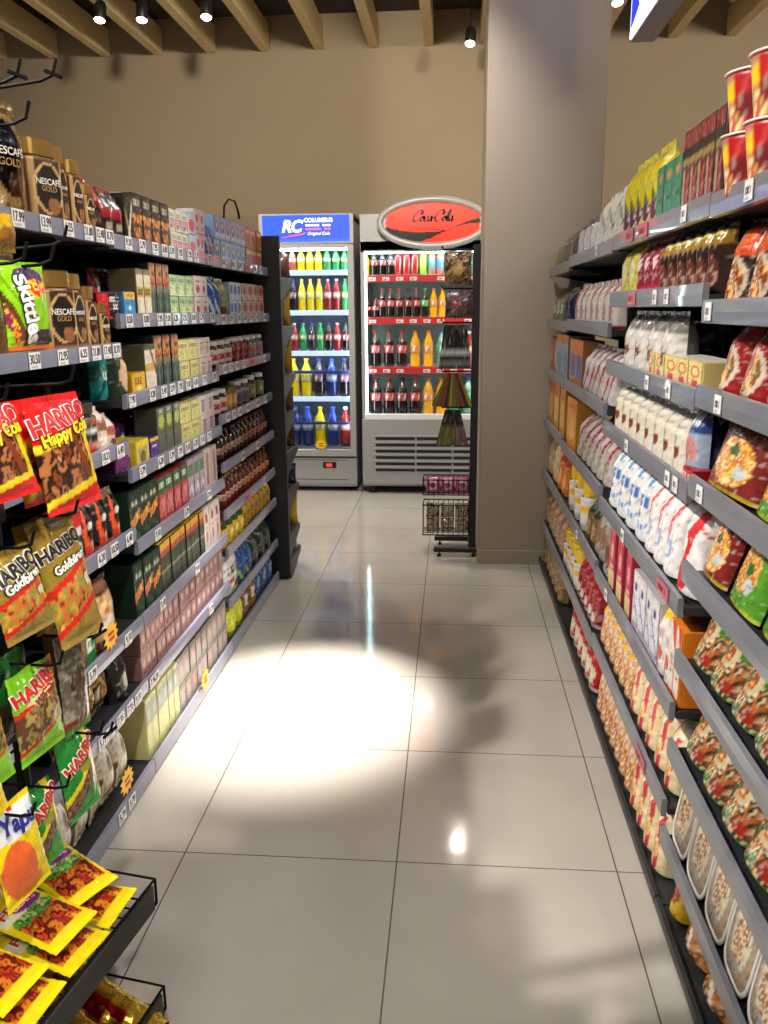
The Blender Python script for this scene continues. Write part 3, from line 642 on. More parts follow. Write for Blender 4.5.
# sauce bay
K = 'sauce'
bl = art('8fb4d4', ('e', .5, .55, .38, .28, '3a6ab8'), ('e', .5, .6, .2, .12, 'd8d06a'), ('r', .1, .1, .9, .25, 'c8dcec'))
R_(K, 0, 207, 216, 2, .15, .08, PO(art('3a5aa4', ('d', 1, 1, .6, .8, 'd0d8e8'), ('e', .5, .3, .3, .12, 'c88aa0')), '2a4a94'), 'milk_powder_pouch', 'blue and white pouch', 'milk powder')
R_(K, 0, 216, 247, 6, .092, .08, BX(bl, '7aa0c4'), 'coffee_creamer_pack', 'light blue creamer pack', 'creamer', tiers=2)
R_(K, 0, 247, 264, 3, .092, .08, BX(art('a87a50', ('e', .5, .5, .35, .3, 'b8503a'), ('r', .1, .75, .9, .9, 'd8b88a')), '8a6444'), 'coffee_creamer_pack', 'brown and orange pack', 'creamer', tiers=2)
R_(K, 1, 213, 224, 2, .165, .08, PO(art('2a5aa8', ('d', 1, 1, .4, .6, 'c8d8ec'), ('d', 1, 1, 1.1, 1.3, 'c8d8ec')), '1f4a90'), 'milk_powder_pouch', 'blue striped tall pouch', 'milk powder')
R_(K, 1, 224, 231, 1, .16, .07, PO(art('8a9a6a', ('r', 0, .1, 1, .3, '7a3a2a'), ('e', .5, .8, .3, .1, 'd0b85a')), '6a7a4a'), 'coffee_packet', 'green and brown packet', 'coffee')
R_(K, 1, 231, 243, 3, .076, .08, BX(art('d0d8e4', ('e', .45, .6, .36, .3, '1f4aa8'), ('d', 1, 1, .4, .55, '2a62b8')), 'a8b4c8'), 'coffee_creamer_pack', 'blue and white pack', 'creamer', tiers=2)
R_(K, 1, 243, 265, 4, .076, .08, BX(art('c89a8c', ('e', .5, .6, .34, .28, '9a2a28'), ('d', 1, 1, .3, .5, 'e0d0c8')), 'a87a70'), 'coffee_creamer_pack', 'red and cream pack', 'creamer', tiers=2)
choclab = art('d8cfc4', ('r', .3, .3, .7, .75, 'b02a28'), ('t', .32, .45, .68, .6, 5, 'f0e8e0'), ('r', .0, 0, 1, .12, '6a4028'))
R_(K, 2, 215, 236, 3, .105, .07, JR('3a1c12', 'd8d4cc', choclab, p=2.4), 'chocolate_spread_jar', 'chocolate spread jar', 'spread')
R_(K, 2, 236, 254, 3, .11, .07, JR('5a1414', 'd8d4cc', art('9a1f22', ('r', .35, .3, .65, .7, '5a1012')), p=2.2), 'jam_jar', 'dark red jam jar', 'jam')
R_(K, 2, 254, 268, 2, .11, .07, JR('4a4438', 'cfccc4', art('8a8478', ('r', .35, .3, .65, .6, 'b03a34')), p=2.2), 'jam_jar', 'grey-labelled spread jar', 'spread')
R_(K, 3, 218, 230, 2, .105, .07, JR('3a1c12', 'd8d4cc', choclab, p=2.4), 'chocolate_spread_jar', 'chocolate spread jar', 'spread')
R_(K, 3, 230, 240, 2, .105, .065, JR('8a5a1c', '3f5a2a', art('c89040', ('e', .5, .5, .12, .3, 'e0c070')), p=2.2), 'honey_jar', 'amber honey jar', 'honey')
R_(K, 3, 240, 252, 2, .115, .07, JR('46343c', 'd0ccc4', art('8f8a90', ('r', .3, .2, .7, .8, '5a4a54')), p=2.2), 'jam_jar', 'grey-purple berry jar', 'jam')
R_(K, 3, 252, 268, 2, .12, .065, JR('2a2c1e', 'd6d3ca', art('6f703c', ('r', .35, .3, .65, .7, 'a8a060')), p=2.2), 'jam_jar', 'olive-labelled jar', 'jam')
saucelab = art('b8a490', ('r', .38, .3, .62, .6, '8a2a24'))
R_(K, 4, 222, 246, 6, .135, .055, BT('2a100a', '1c1410', saucelab, liquid='2c0c08', labz=(.3, .5)), 'sauce_bottle', 'dark red sauce bottle', 'sauce', gap=.84)
R_(K, 4, 246, 270, 6, .135, .055, BT('3a160c', '6a1c18', art('b8745a', ('r', .35, .2, .65, .8, '7a201c')), liquid='3c100a', labz=(.3, .5)), 'sauce_bottle', 'orange-labelled sauce bottle', 'sauce', gap=.84)
R_(K, 5, 225, 248, 6, .135, .055, BT('4a140c', 'b89a20', art('c4b4a4', ('r', .35, .2, .65, .8, 'a03a20')), liquid='5a180c', labz=(.3, .5)), 'sauce_bottle', 'red chilli sauce bottle', 'sauce', gap=.84)
R_(K, 5, 248, 272, 6, .13, .055, BT('5a280e', '5a2010', art('c09a58', ('r', .35, .2, .65, .8, '8a2a20')), liquid='6a2610', labz=(.3, .5)), 'sauce_bottle', 'amber chilli sauce bottle', 'sauce', gap=.84)
R_(K, 6, 226, 246, 4, .13, .06, PO(art('d8b020', ('r', 0, .6, 1, .78, '2a4a22'), ('e', .5, .35, .3, .18, 'e8d88a')), 'c09a1c'), 'sauce_pouch', 'yellow sauce pouch', 'sauce')
R_(K, 6, 246, 273, 7, .125, .055, BT('c89a18', '2a2a1c', art('b89018', ('r', .35, .2, .65, .8, '6a5a18')), liquid='b08a20'), 'mustard_bottle', 'yellow mustard bottle', 'sauce', gap=.84)
R_(K, 7, 230, 243, 1, .185, .08, PO(art('dcdcd4', ('t', .12, .5, .9, .66, 6, '2a4a34'), ('d', 1, -1, .2, .28, '8ab03a'), ('e', .6, .18, .2, .08, 'c8403a'), ('e', .3, .3, .16, .06, 'c8403a')), 'c8c8c0', n=(18, 26)), 'frozen_style_pouch', 'white pouch with green writing', 'food pouch')
R_(K, 7, 243, 254, 2, .16, .08, PO(art('1f4a84', ('d', 1, 1, .2, .35, '9ac83a'), ('e', .5, .6, .3, .15, '2f6ab0')), '183a6a'), 'snack_pouch', 'blue pouch with green edge', 'snack')
R_(K, 7, 254, 273, 3, .14, .08, PO(art('2a332c', ('e', .5, .6, .3, .16, '4a5a3c'), ('d', 1, -1, .3, .42, 'b8a8a0')), '202820'), 'snack_pouch', 'dark green pouch', 'snack')
R_(K, 8, 232, 246, 2, .14, .08, PO(art('c8d020', ('e', .5, .5, .3, .2, 'e8e84a'), ('r', 0, 0, 1, .15, '8a9a1a')), 'a8b01a'), 'snack_pouch', 'lime yellow pouch', 'snack')
R_(K, 8, 246, 258, 2, .135, .08, PO(art('8a5a34', ('r', .25, .35, .85, .7, 'dcd4cc'), ('e', .55, .5, .14, .1, '9a2a2a')), '7a4c2c'), 'snack_pouch', 'brown pouch with white label', 'snack')
R_(K, 8, 258, 276, 3, .14, .08, PO(art('3a5a8c', ('e', .5, .5, .3, .2, '7a94b8')), '2c4a74'), 'snack_pouch', 'slate blue pouch', 'snack')

# ================= noodle side =================
def food(pal, sc=4, s=1): return blot(pal, sc, s)
noodle = blot(['d89a3a', 'e8b85a', 'c87a2a', 'f0d088', 'b0602a'], 9, 3)
cupart = art('b3161c', ('e', .5, .28, .11, .30, food(['e0c890', 'c8a060', 'f0e0b0', 'b87a4a'], 9, 2)), ('r', .44, .5, .55, .78, 'e0c020'), ('r', .30, .74, .46, .93, '6a6a1c'), ('t', .31, .78, .45, .9, 3, 'd8c84a'), ('d', 6, -1, 2.85, 3.0, 'c83a3c'), ('e', .62, .45, .07, .2, '7a1014'), ('r', .12, .2, .3, .8, 'a0141a'), ('r', 0, 0, 1, .04, '8a1014'))
K = 'noodle'
R_(K, 0, 826, 716, 4, .112, .09, lambda w, h, d: cup(w/2, h, cupart), 'noodle_cup', 'red instant noodle cup', 'instant noodles', tiers=2, tierh=.108, inset=-.012, yaw=8, gap=.97)
org = art('2a201a', ('r', 0, .55, 1, .92, 'c8481c'), ('e', .45, .75, .35, .12, 'e0642a'), ('e', .5, .26, .34, .24, food(['a8643a', 'd8a05a', '7a3a1c', 'c8b090'], 6, 4)), ('o', .5, .26, .42, .28, 'b8a48a'), ('d', 1, .3, .0, .12, '141414'))
row(K, 1, 830, 704, 4, .165, .075, PO(org, '1a1614', n=(28, 34)), 'noodle_packet', 'orange and black noodle packet', 'instant noodles', 'orange noodle packets on the noodle bay', yaw=12, tilt=8, deep=2, gap=.85)
redn = art('8c1a20', ('e', .5, .28, .36, .24, food(['c89050', 'e0b870', '8a4a2a', '5a6a3a'], 6, 5)), ('o', .5, .28, .43, .29, 'c0b0a0'), ('r', 0, 0, .2, .5, '241a18'), ('d', 1, -.4, .2, .27, 'c0505a'), ('r', 0, .9, 1, 1, '6a1418'))
row(K, 2, 860, 694, 5, .155, .07, PO(redn, '5a1418', n=(28, 34)), 'noodle_packet', 'dark red noodle packet with bowl', 'instant noodles', 'dark red noodle packets on the noodle bay', yaw=9, tilt=14, deep=2)
maro = art('701c1c', ('e', .48, .34, .38, .27, noodle), ('e', .66, .25, .12, .08, 'b8bcb8'), ('e', .45, .46, .09, .07, '3a5a2a'), ('d', -.15, 1, .78, .8, 'd0a8a4'), ('d', -.15, 1, .83, .845, 'd0a8a4'), ('r', 0, .93, 1, 1, 'c8a818'), ('r', 0, 0, 1, .05, 'a8962a'))
gren = art('4a8a22', ('w', 0, .74, 1, .10, .03, 6, '12402a'), ('w', 0, .77, 1, .012, .03, 6, 'c8d8d0'), ('w', 0, .71, 1, .012, .03, 6, 'c8d8d0'), ('r', 0, .85, 1, 1, 'd8b818'), ('e', .5, .9, .22, .06, noodle), ('e', .42, .38, .36, .24, noodle), ('e', .62, .24, .12, .07, 'b4beb8'), ('e', .52, .40, .08, .07, '2f6a2a'), ('r', 0, 0, 1, .04, 'a8b02a'))
row(K, 3, 742, 692, 1, .18, .05, PO(maro, '5a1818', n=(30, 36)), 'noodle_packet', 'maroon noodle packet with yellow top', 'instant noodles', None, yaw=4, tilt=17, deep=2, dstep=.06)
row(K, 3, 900, 743, 3, .185, .05, PO(gren, '3a6a1a', n=(30, 36)), 'noodle_packet', 'green noodle packet with yellow top', 'instant noodles', 'green noodle packets on the noodle bay', yaw=4, tilt=17, deep=2, dstep=.06)
row(K, 4, 716, 686, 1, .18, .05, PO(maro, '5a1818', n=(30, 36)), 'noodle_packet', 'maroon noodle packet beside red-white bag', 'instant noodles', None, yaw=4, tilt=17, deep=2, dstep=.06)
row(K, 4, 920, 717, 4, .195, .05, PO(gren, '3a6a1a', n=(32, 40)), 'noodle_packet', 'green noodle packet with yellow top', 'instant noodles', 'green noodle packets on the noodle bay', yaw=4, tilt=17, deep=2, dstep=.06)
bowl = art('3a7426', ('r', 0, .03, 1, .46, food(['6a3a20', 'c8b896', '2c3424', 'b0602c', 'd8cca8', '4a6a2c', '8a8478'], 5, 11)), ('e', .46, .5, .36, .22, 'b9ae88'), ('e', .42, .46, .26, .15, food(['b8602a', 'd8a060', '8a4a2a', 'e0c8a0'], 8, 6)), ('e', .56, .62, .12, .07, '3f8a3a'), ('e', .2, .3, .14, .1, '20281a'), ('w', .3, .86, 1, .05, .03, 9, 'b8a01c'), ('d', 1, -1, -.1, .0, '2c5a20'), ('e', .8, .12, .16, .08, '8a2a1c'))
row(K, 5, 880, 680, 7, .19, .06, PO(bowl, '2f5a20', n=(26, 30)), 'noodle_packet', 'green noodle packet with white bowl', 'instant noodles', 'green bowl noodle packets in two shelves', yaw=4, tilt=20, deep=2, dstep=.07)
row(K, 6, 900, 674, 7, .20, .06, PO(bowl, '2f5a20', n=(26, 30)), 'noodle_packet', 'green noodle packet with white bowl', 'instant noodles', 'green bowl noodle packets in two shelves', yaw=4, tilt=20, deep=2, dstep=.07)

def tray(w, h, d):
    """square white noodle bowl standing on its side, window facing out"""
    b = MB(); r = .16
    def sq(k, n, s, p=4.5):
        a = 2*PI*k/n; c, q = math.cos(a), math.sin(a); t = (abs(c)**p+abs(q)**p)**(-1/p)
        return w/2*s*t*c, h/2*s*t*q
    n = 36; prof = [(.80, .045), (.84, .02), (.94, -.012), (.95, -.02), (1., -.021), (1., -.026), (.93, -.027), (.90, -.025)]
    vs = [(sq(k, n, s)[0], y, h/2+sq(k, n, s)[1]) for s, y in prof for k in range(n)]
    fs = [[i*n+k, (i+1)*n+k, (i+1)*n+(k+1) % n, i*n+(k+1) % n] for i in range(len(prof)-1) for k in range(n)]
    fs.append(list(range(n)))
    b.add(vs, fs, 'dedcd6', M_PLAST)
    f = MB(); a = art('a08a70', ('e', .46, .5, .36, .42, 'c9c6b0'), ('e', .45, .5, .28, .34, food(['c08a50', 'e0c08a', '8a4030', 'd8d0a8', 'a05a3a'], 10, 7)), ('e', .5, .78, .13, .1, '3f8a4c'), ('e', .46, .14, .2, .07, 'a8a49c'))
    f.grid(lambda u, v: (w*.44*(2*u-1)*(1 if abs(2*v-1) < .9 else .93), -.0245-.003*math.sin(PI*u)*math.sin(PI*v), h/2+h*.44*(2*v-1)), 26, 26, a, M_FILM)
    return b.mesh('noodle_tray', True, recalc=True), [('film_lid', f.mesh('film_lid', True))]
row(K, 7, 800, 669, 6, .19, .05, tray, 'noodle_tray', 'square white noodle bowl under film', 'instant noodles', 'white noodle bowls on the noodle bay', yaw=1, tilt=9, inset=.008)
row(K, 8, 672, 660, 1, .15, .09, PO(art('d8b41c', ('e', .5, .4, .3, .2, 'a8402c'), ('r', 0, .8, 1, .9, 'e0c85a')), 'b8941a'), 'pasta_bag', 'yellow bag with red oval', 'food bag', None, tilt=10)
bakery = art(blot(['8a5a2a', 'b87a3a', '6a4020', 'c89a5a'], 5, 3), ('d', 1, .5, .55, .66, 'd8ccc0'), ('r', 0, .85, 1, 1, 'c88a7a'))
row(K, 8, 800, 674, 5, .17, .11, PO(bakery, '6a4020', n=(20, 24)), 'bread_bag', 'clear bag of golden brown rusks', 'food bag', 'bags of rusks on the noodle bay', yaw=10, tilt=16, deep=2)

K = 'flour'
R_(K, 0, 725, 679, 5, .185, .09, BX(art('5a1a1c', ('r', 0, .82, 1, 1, '7a1a22'), ('r', 0, .68, 1, .80, '2a1a14'), ('r', 0, .6, 1, .67, '8a7a34'), ('r', .1, .1, .35, .55, '9a8a6a'), ('r', .6, .1, .85, .5, 'a02a2a'), ('r', 0, 0, 1, .04, 'b08a84')), '4a1618', n=(12, 24)), 'noodle_box', 'tall maroon carton', 'food box')
R_(K, 0, 679, 653, 3, .145, .09, BX(art('1f7a5c', ('e', .5, .82, .26, .08, 'a87a3a'), ('r', .15, .4, .9, .46, '0f4a3a'), ('r', 0, 0, 1, .04, '9ab03a')), '1a6a4e'), 'tea_box', 'teal green carton', 'food box')
R_(K, 0, 653, 618, 5, .225, .09, PO(art('d8c820', ('d', .5, 1, .62, .76, '4a3a7a'), ('d', .5, 1, .64, .7, 'e0dcd0'), ('e', .5, .22, .26, .17, '6a3a4a'), ('e', .5, .42, .2, .06, '3a7a3a'), ('r', 0, .9, 1, 1, 'e8e02a')), 'c8b818'), 'starch_packet', 'tall yellow packet', 'food packet')
R_(K, 1, 712, 655, 6, .16, .09, PO(art('2a1814', ('r', 0, .62, 1, .78, '8a6a1c'), ('r', 0, .74, 1, .76, 'd8c05a'), ('e', .5, .3, .34, .2, '5a2a20'), ('o', .5, .2, .36, .12, 'a08070'), ('e', .5, .9, .25, .08, '7a3a2c')), '201210', n=(16, 24)), 'chocolate_packet', 'brown packet with gold band', 'chocolate')
R_(K, 1, 655, 633, 3, .15, .08, PO(art('7a1c34', ('e', .5, .6, .26, .12, 'd8b8bc'), ('r', 0, 0, 1, .2, 'b01c3c'), ('e', .5, .35, .2, .06, 'a8707a')), '5a1424'), 'pudding_packet', 'crimson packet with pink spots', 'food packet')
R_(K, 1, 633, 617, 2, .16, .08, PO(art('c8bc5a', ('e', .5, .5, .3, .2, 'd8d0a0'), ('r', 0, .85, 1, 1, 'd8c81c')), 'a89c3a'), 'pudding_packet', 'pale yellow packet', 'food packet')
clearw = art('c4c0ba', ('r', 0, .72, 1, 1, '6c6c6c'), ('d', 1, 3, 2.55, 2.7, 'd8d8d8'), ('e', .5, .36, .28, .09, '6a3a2a'), ('e', .42, .5, .2, .06, 'a08070'), ('r', .1, .05, .9, .12, 'a8a49c'))
R_(K, 2, 667, 619, 4, .155, .09, PO(clearw, '8a8884'), 'sugar_packet', 'white packet with clear top', 'food packet')
R_(K, 2, 697, 672, 1, .13, .12, PO(art(blot(['2a2a2a', '4a4c4a', '1c1c1c', '8a8c8a'], 4, 2)), '2a2a2a', stand=False), 'clear_wrap', 'empty looking dark clear wrap', 'wrapping', inset=.12)
R_(K, 2, 700, 644, 5, .075, .09, BX(art('d8c478', ('e', .5, .7, .34, .2, 'c8703a'), ('e', .5, .7, .2, .12, 'e0d088'), ('r', 0, 0, 1, .34, 'd8a898'), ('r', .3, .05, .7, .42, 'b83a40')), 'c8b470', top='d0ccc0'), 'yeast_box', 'low yellow and pink box', 'food box')
slim = art('cfc8b8', ('r', 0, .84, 1, 1, '8a8a88'), ('e', .5, .35, .24, .1, '7a3a24'), ('e', .45, .55, .2, .06, 'a89a84'), ('r', .2, .7, .8, .74, '9a9484'))
R_(K, 3, 678, 612, 8, .135, .08, PO(slim, 'a8a294', n=(12, 22)), 'sugar_packet', 'slim white packet', 'food packet', yaw=6)
R_(K, 3, 692, 678, 1, .155, .07, PO(art('8a9cb0', ('r', 0, .68, 1, 1, '1c3a7c'), ('t', .2, .76, .85, .88, 4, 'd8dce8'), ('e', .5, .45, .36, .18, 'b87a7a'), ('r', 0, 0, 1, .2, '2c4a8a')), '1c3a7c'), 'salt_packet', 'blue and pink packet', 'food packet')
R_(K, 3, 700, 681, 2, .045, .05, BX(art('b8161e', ('t', .1, .4, .9, .75, 5, 'e0c0b8')), '8a1018'), 'yeast_box', 'small red carton', 'food box', inset=.0)
R_(K, 3, 712, 692, 2, .14, .06, PO(art('1c1618', ('r', .1, .2, .5, .6, 'b8b4b4'), ('e', .6, .7, .3, .12, 'a8243c')), '141214'), 'food_packet', 'black packet with white patch', 'food packet', inset=.07)
salt = art('d4d4d4', ('r', .1, .72, .9, .9, blot(['3a7ab8', 'd4d8dc', '5a94c8'], 7, 3)), ('t', .1, .46, .9, .6, 4, '2a6ab0'), ('e', .5, .35, .12, .06, '3a5ab0'), ('r', .1, .12, .9, .24, blot(['3a7ab8', 'd4d8dc', '4a84c0'], 8, 5)))
R_(K, 4, 640, 602, 4, .19, .09, PO(salt, 'c0c4c8', m=M_PAPER, n=(18, 26)), 'flour_bag', 'white bag with blue print', 'flour')
flour = art('d8d4d4', ('d', 1, -.7, .0, .12, 'c8222c'), ('d', 1, -.7, .14, .2, 'c8545c'), ('e', .5, .30, .2, .12, '8a9cc8'), ('e', .5, .30, .1, .06, 'd8d4d4'), ('r', 0, .92, 1, 1, 'b8b0b0'))
R_(K, 4, 668, 640, 3, .19, .09, PO(flour, 'c8c4c4', m=M_PAPER, n=(20, 28)), 'flour_bag', 'white bag with red slashes', 'flour', yaw=4)
R_(K, 4, 692, 669, 1, .205, .11, PO(art('d6d2d2', ('d', 1, -.45, .25, .5, 'c01c26'), ('e', .38, .5, .16, .22, 'd6d2d2'), ('e', .6, .15, .16, .12, 'c81c22'), ('d', .4, 1, 1.02, 1.05, 'c8222c')), 'c8c4c4', m=M_PAPER, n=(28, 36)), 'flour_bag', 'large white bag with red swoosh', 'flour', inset=.01)
R_(K, 5, 606, 594, 2, .15, .10, PO(art('9a958c', ('e', .5, .4, .34, .26, '6a4a34'), ('e', .5, .85, .3, .1, 'a8a49c')), '7a766e'), 'rice_bag', 'clear bag of brown grain', 'rice')
R_(K, 5, 630, 606, 3, .18, .06, BX(art('b8304a', ('r', 0, 0, 1, .30, 'd8c088'), ('e', .5, .62, .24, .14, 'd8a0a4'), ('r', .2, .34, .8, .4, 'd8ccd0'), ('r', 0, .95, 1, 1, 'c85a6a')), 'a02a40', n=(12, 24)), 'cake_mix_box', 'crimson and cream box', 'food box', gap=.62)
whbx = art('d6d2d4', ('d', 1, 2, 1.2, 1.34, '4a5ab8'), ('e', .4, .75, .2, .08, '2a2a8a'), ('r', .1, .08, .9, .14, '9a9ab0'), ('r', .1, .34, .7, .38, '8a8ac0'))
R_(K, 5, 655, 631, 4, .155, .08, BX(whbx, 'b0acb4'), 'baking_box', 'white box with blue marks', 'food box', step=.0)
R_(K, 5, 666, 654, 2, .175, .08, PO(art('d8d0cc', ('r', 0, .76, 1, 1, 'd8b81c'), ('e', .5, .3, .3, .1, 'b84a30'), ('e', .4, .15, .2, .08, 'c05a3a'), ('r', .2, .5, .8, .6, 'b8a0a8')), 'c8b028'), 'baking_packet', 'white packet with yellow top', 'food packet')
R_(K, 5, 681, 666, 2, .165, .07, BX(art('dcd4cc', ('d', .6, 1, 1.12, 2, 'c8301c'), ('r', .28, .3, .6, .34, '3a3430'), ('t', .2, .42, .8, .56, 3, '4a4440'), ('r', .86, 0, 1, 1, 'd88a3a'), ('r', 0, 0, 1, .10, 'd86a1c')), 'd8781c', n=(16, 28)), 'baking_box', 'white box with red corner', 'food box', yaw=1)
pasta = blot(['d8a860', 'c88a40', 'e0c090', 'b06a34', 'd0b8a0', 'e0b078'], 6, 4)
pst = art(pasta, ('d', 1, -1, .0, .14, 'd8b8b0'), ('e', .6, .7, .16, .09, 'd0a82a'))
cream = art('e0cfa4', ('d', 1, -.12, .1, .24, 'c02c40'), ('d', 1, -.12, .56, .72, 'c02c40'), ('e', .45, .3, .3, .16, blot(['d89a4a', 'e8c890', 'c0803a'], 6, 2)), ('e', .7, .8, .2, .1, 'e8dcc0'))
R_(K, 6, 626, 594, 6, .165, .10, PO(pst, 'b8904a', n=(18, 24)), 'pasta_bag', 'clear bag of orange pasta', 'pasta', yaw=6)
R_(K, 6, 668, 626, 5, .175, .11, PO(cream, 'd0bc94', n=(20, 28)), 'pasta_bag', 'cream bag with red stripes', 'pasta', yaw=4)
R_(K, 7, 626, 592, 7, .20, .11, PO(pst, 'b8904a', n=(18, 24)), 'pasta_bag', 'clear bag of orange pasta', 'pasta', yaw=6, tilt=6)
R_(K, 7, 655, 626, 4, .20, .11, PO(cream, 'd0bc94', n=(22, 30)), 'pasta_bag', 'cream bag with red stripes', 'pasta', yaw=4, tilt=4)

K = 'rice'
R_(K, 0, 617, 592, 3, .20, .10, PO(art('cfcbc2', ('e', .5, .5, .3, .2, 'bcb8b0'), ('d', 1, 1, 1.2, 1.26, '3a4a3a')), 'b8b4ac', m=M_PAPER, n=(16, 24)), 'flour_bag', 'tall plain white bag', 'flour', tilt=4, step=0)
R_(K, 0, 592, 572, 3, .16, .09, PO(art('c8c6c8', ('r', 0, .7, 1, 1, '1c2458'), ('d', 1, 0, .42, .55, '1c2458'), ('r', 0, 0, 1, .1, '1c2458')), '2a305a'), 'flour_bag', 'white and navy bag', 'flour', tilt=4)
R_(K, 1, 612, 573, 7, .165, .09, PO(art('cfc8c4', ('d', 1, -.5, .05, .3, 'b0202a'), ('d', 1, -.5, -.35, -.2, 'b0202a'), ('e', .55, .35, .14, .2, '9a7a74'), ('r', 0, 0, 1, .06, '8a1c20')), 'b0a8a4'), 'flour_bag', 'red and white slanted bag', 'flour', yaw=7)
R_(K, 2, 610, 580, 6, .165, .10, PO(art('b8b2b0', ('d', 1, -.6, .0, .16, '9a2438'), ('d', 1, -.6, .45, .56, '9a2438'), ('e', .5, .6, .3, .12, 'cac6c4')), 'a09a98'), 'sugar_bag', 'silvery bag with crimson stripes', 'sugar', yaw=9, tilt=5)
R_(K, 2, 580, 568, 2, .175, .09, BX(art('b86a38', ('r', 0, .82, 1, 1, 'c8742a'), ('r', .2, .2, .9, .7, '3a5a94')), '8a5a3a'), 'cereal_box', 'orange and blue box', 'food box')
R_(K, 3, 606, 574, 6, .17, .10, PO(art('a8a29c', ('d', 1, -.6, .0, .14, '9a2438'), ('d', 1, -.6, .42, .52, '9a2438'), ('e', .5, .3, .28, .14, '8a8278')), '948e88'), 'rice_bag', 'clear bag with crimson stripes', 'rice', yaw=10, tilt=6)
R_(K, 3, 574, 565, 1, .20, .11, BX(art('c8862c', ('e', .5, .4, .32, .2, 'd8a45a'), ('r', .1, .8, .9, .9, 'c03a1c')), 'a8701c'), 'cereal_box', 'orange carton', 'food box')
R_(K, 4, 602, 592, 2, .15, .10, PO(art('8a8880', ('e', .5, .45, .36, .3, '7a5a40'), ('r', 0, .85, 1, 1, '9a988e')), '7a766e'), 'rice_bag', 'clear bag of brown grain', 'rice')
R_(K, 4, 592, 583, 2, .15, .10, PO(art('5a4a2c', ('r', 0, .6, 1, 1, '1c2c1c'), ('e', .5, .3, .3, .2, '8a6a4a')), '2c3420'), 'lentil_bag', 'dark green and brown bag', 'food bag')
R_(K, 4, 583, 566, 3, .18, .10, JR(art('c8c4bc'), 'd8b020', art('cac8c4', ('r', .3, .5, .7, .7, 'd8a81c')), p=2.2, lidh=.3), 'soup_tub', 'white tub with yellow lid', 'soup')
R_(K, 5, 592, 575, 5, .17, .10, PO(art('8c1420', ('e', .5, .2, .3, .12, 'c8b8b0'), ('r', .1, .55, .5, .6, 'c83a44'), ('r', 0, 0, 1, .06, 'b8a8a4')), '6a1018'), 'bean_bag', 'dark red glossy bag', 'food bag', yaw=6)
R_(K, 5, 575, 562, 4, .15, .10, JR(art('c8c4bc'), 'd8b020', art('cac8c4', ('r', .3, .5, .7, .7, 'd8a81c')), p=2.2, lidh=.3), 'soup_tub', 'white tub with yellow lid', 'soup')
R_(K, 6, 590, 568, 6, .18, .11, PO(art('a8141e', ('e', .5, .3, .34, .18, 'd0c0a8'), ('e', .6, .7, .26, .12, 'd8402c'), ('r', 0, 0, 1, .08, 'd0c4b8')), '8a1018'), 'bean_bag', 'red bag with pale oval', 'food bag', yaw=7)
K = 'corner'
R_(K, 0, 571, 560, 3, .16, .09, PO(art('6a6460', ('r', 0, .72, 1, 1, '7a2c20'), ('d', 1, .2, .5, .7, '3a3c50'), ('e', .4, .3, .2, .14, '8a7a6a')), '4a4440'), 'pasta_bag', 'grey bag with rusty top', 'food bag', tilt=4)
R_(K, 0, 560, 552, 2, .14, .09, PO(art('5a6a34', ('e', .5, .5, .3, .2, '8a6a3a'), ('r', 0, .85, 1, 1, 'a0502c')), '3a4a24'), 'pasta_bag', 'olive green bag', 'food bag', tilt=4)
R_(K, 1, 569, 562, 2, .17, .09, PO(art('1c2444', ('e', .5, .4, .2, .16, '3a4a7a')), '141a34'), 'coffee_packet', 'navy packet', 'food packet')
R_(K, 1, 562, 551, 3, .15, .09, PO(art('5c7050', ('e', .5, .5, .3, .2, 'b0a89a'), ('r', 0, .8, 1, 1, '8a3a34')), '4a5a40'), 'food_packet', 'sage green packet', 'food packet')
R_(K, 2, 567, 556, 2, .185, .10, BX(art('8c96a4', ('r', 0, .8, 1, 1, 'c87a3a'), ('e', .5, .4, .34, .24, '5a7494')), '6a6460'), 'cereal_box', 'pale blue and orange box', 'food box')
R_(K, 2, 556, 547, 2, .16, .10, BX(art('a86a58', ('e', .5, .5, .3, .24, 'c8a090')), '6a4438'), 'cereal_box', 'rose brown box', 'food box')
R_(K, 3, 564, 547, 3, .21, .11, BX(art('c08634', ('e', .5, .45, .36, .26, 'd0a868'), ('e', .5, .8, .3, .08, 'b84a24')), 'a0702a'), 'cereal_box', 'large orange carton', 'food box')
R_(K, 4, 564, 555, 2, .20, .10, PO(art('c8702a', ('r', 0, .6, 1, .8, 'a0301c'), ('e', .5, .3, .3, .2, 'd89a5a')), 'a85a20'), 'snack_bag', 'orange bag', 'food bag')
R_(K, 4, 555, 545, 2, .21, .11, PO(art('b89a6c', ('e', .5, .5, .34, .24, 'cab488')), 'a08458'), 'rice_bag', 'beige grain bag', 'rice')
R_(K, 5, 562, 543, 5, .18, .10, PO(art(blot(['a05a48', '7a8a4a', 'b88a78', '9a4038'], 4, 5)), '8a5040'), 'pasta_bag', 'mottled red and green bag', 'food bag')
R_(K, 6, 568, 542, 6, .17, .10, PO(art(blot(['9a3a34', 'b08a50', '7a8a50', 'a86050', 'c8a078'], 4, 8)), '8a4a3a'), 'pasta_bag', 'mottled rusty bag', 'food bag')

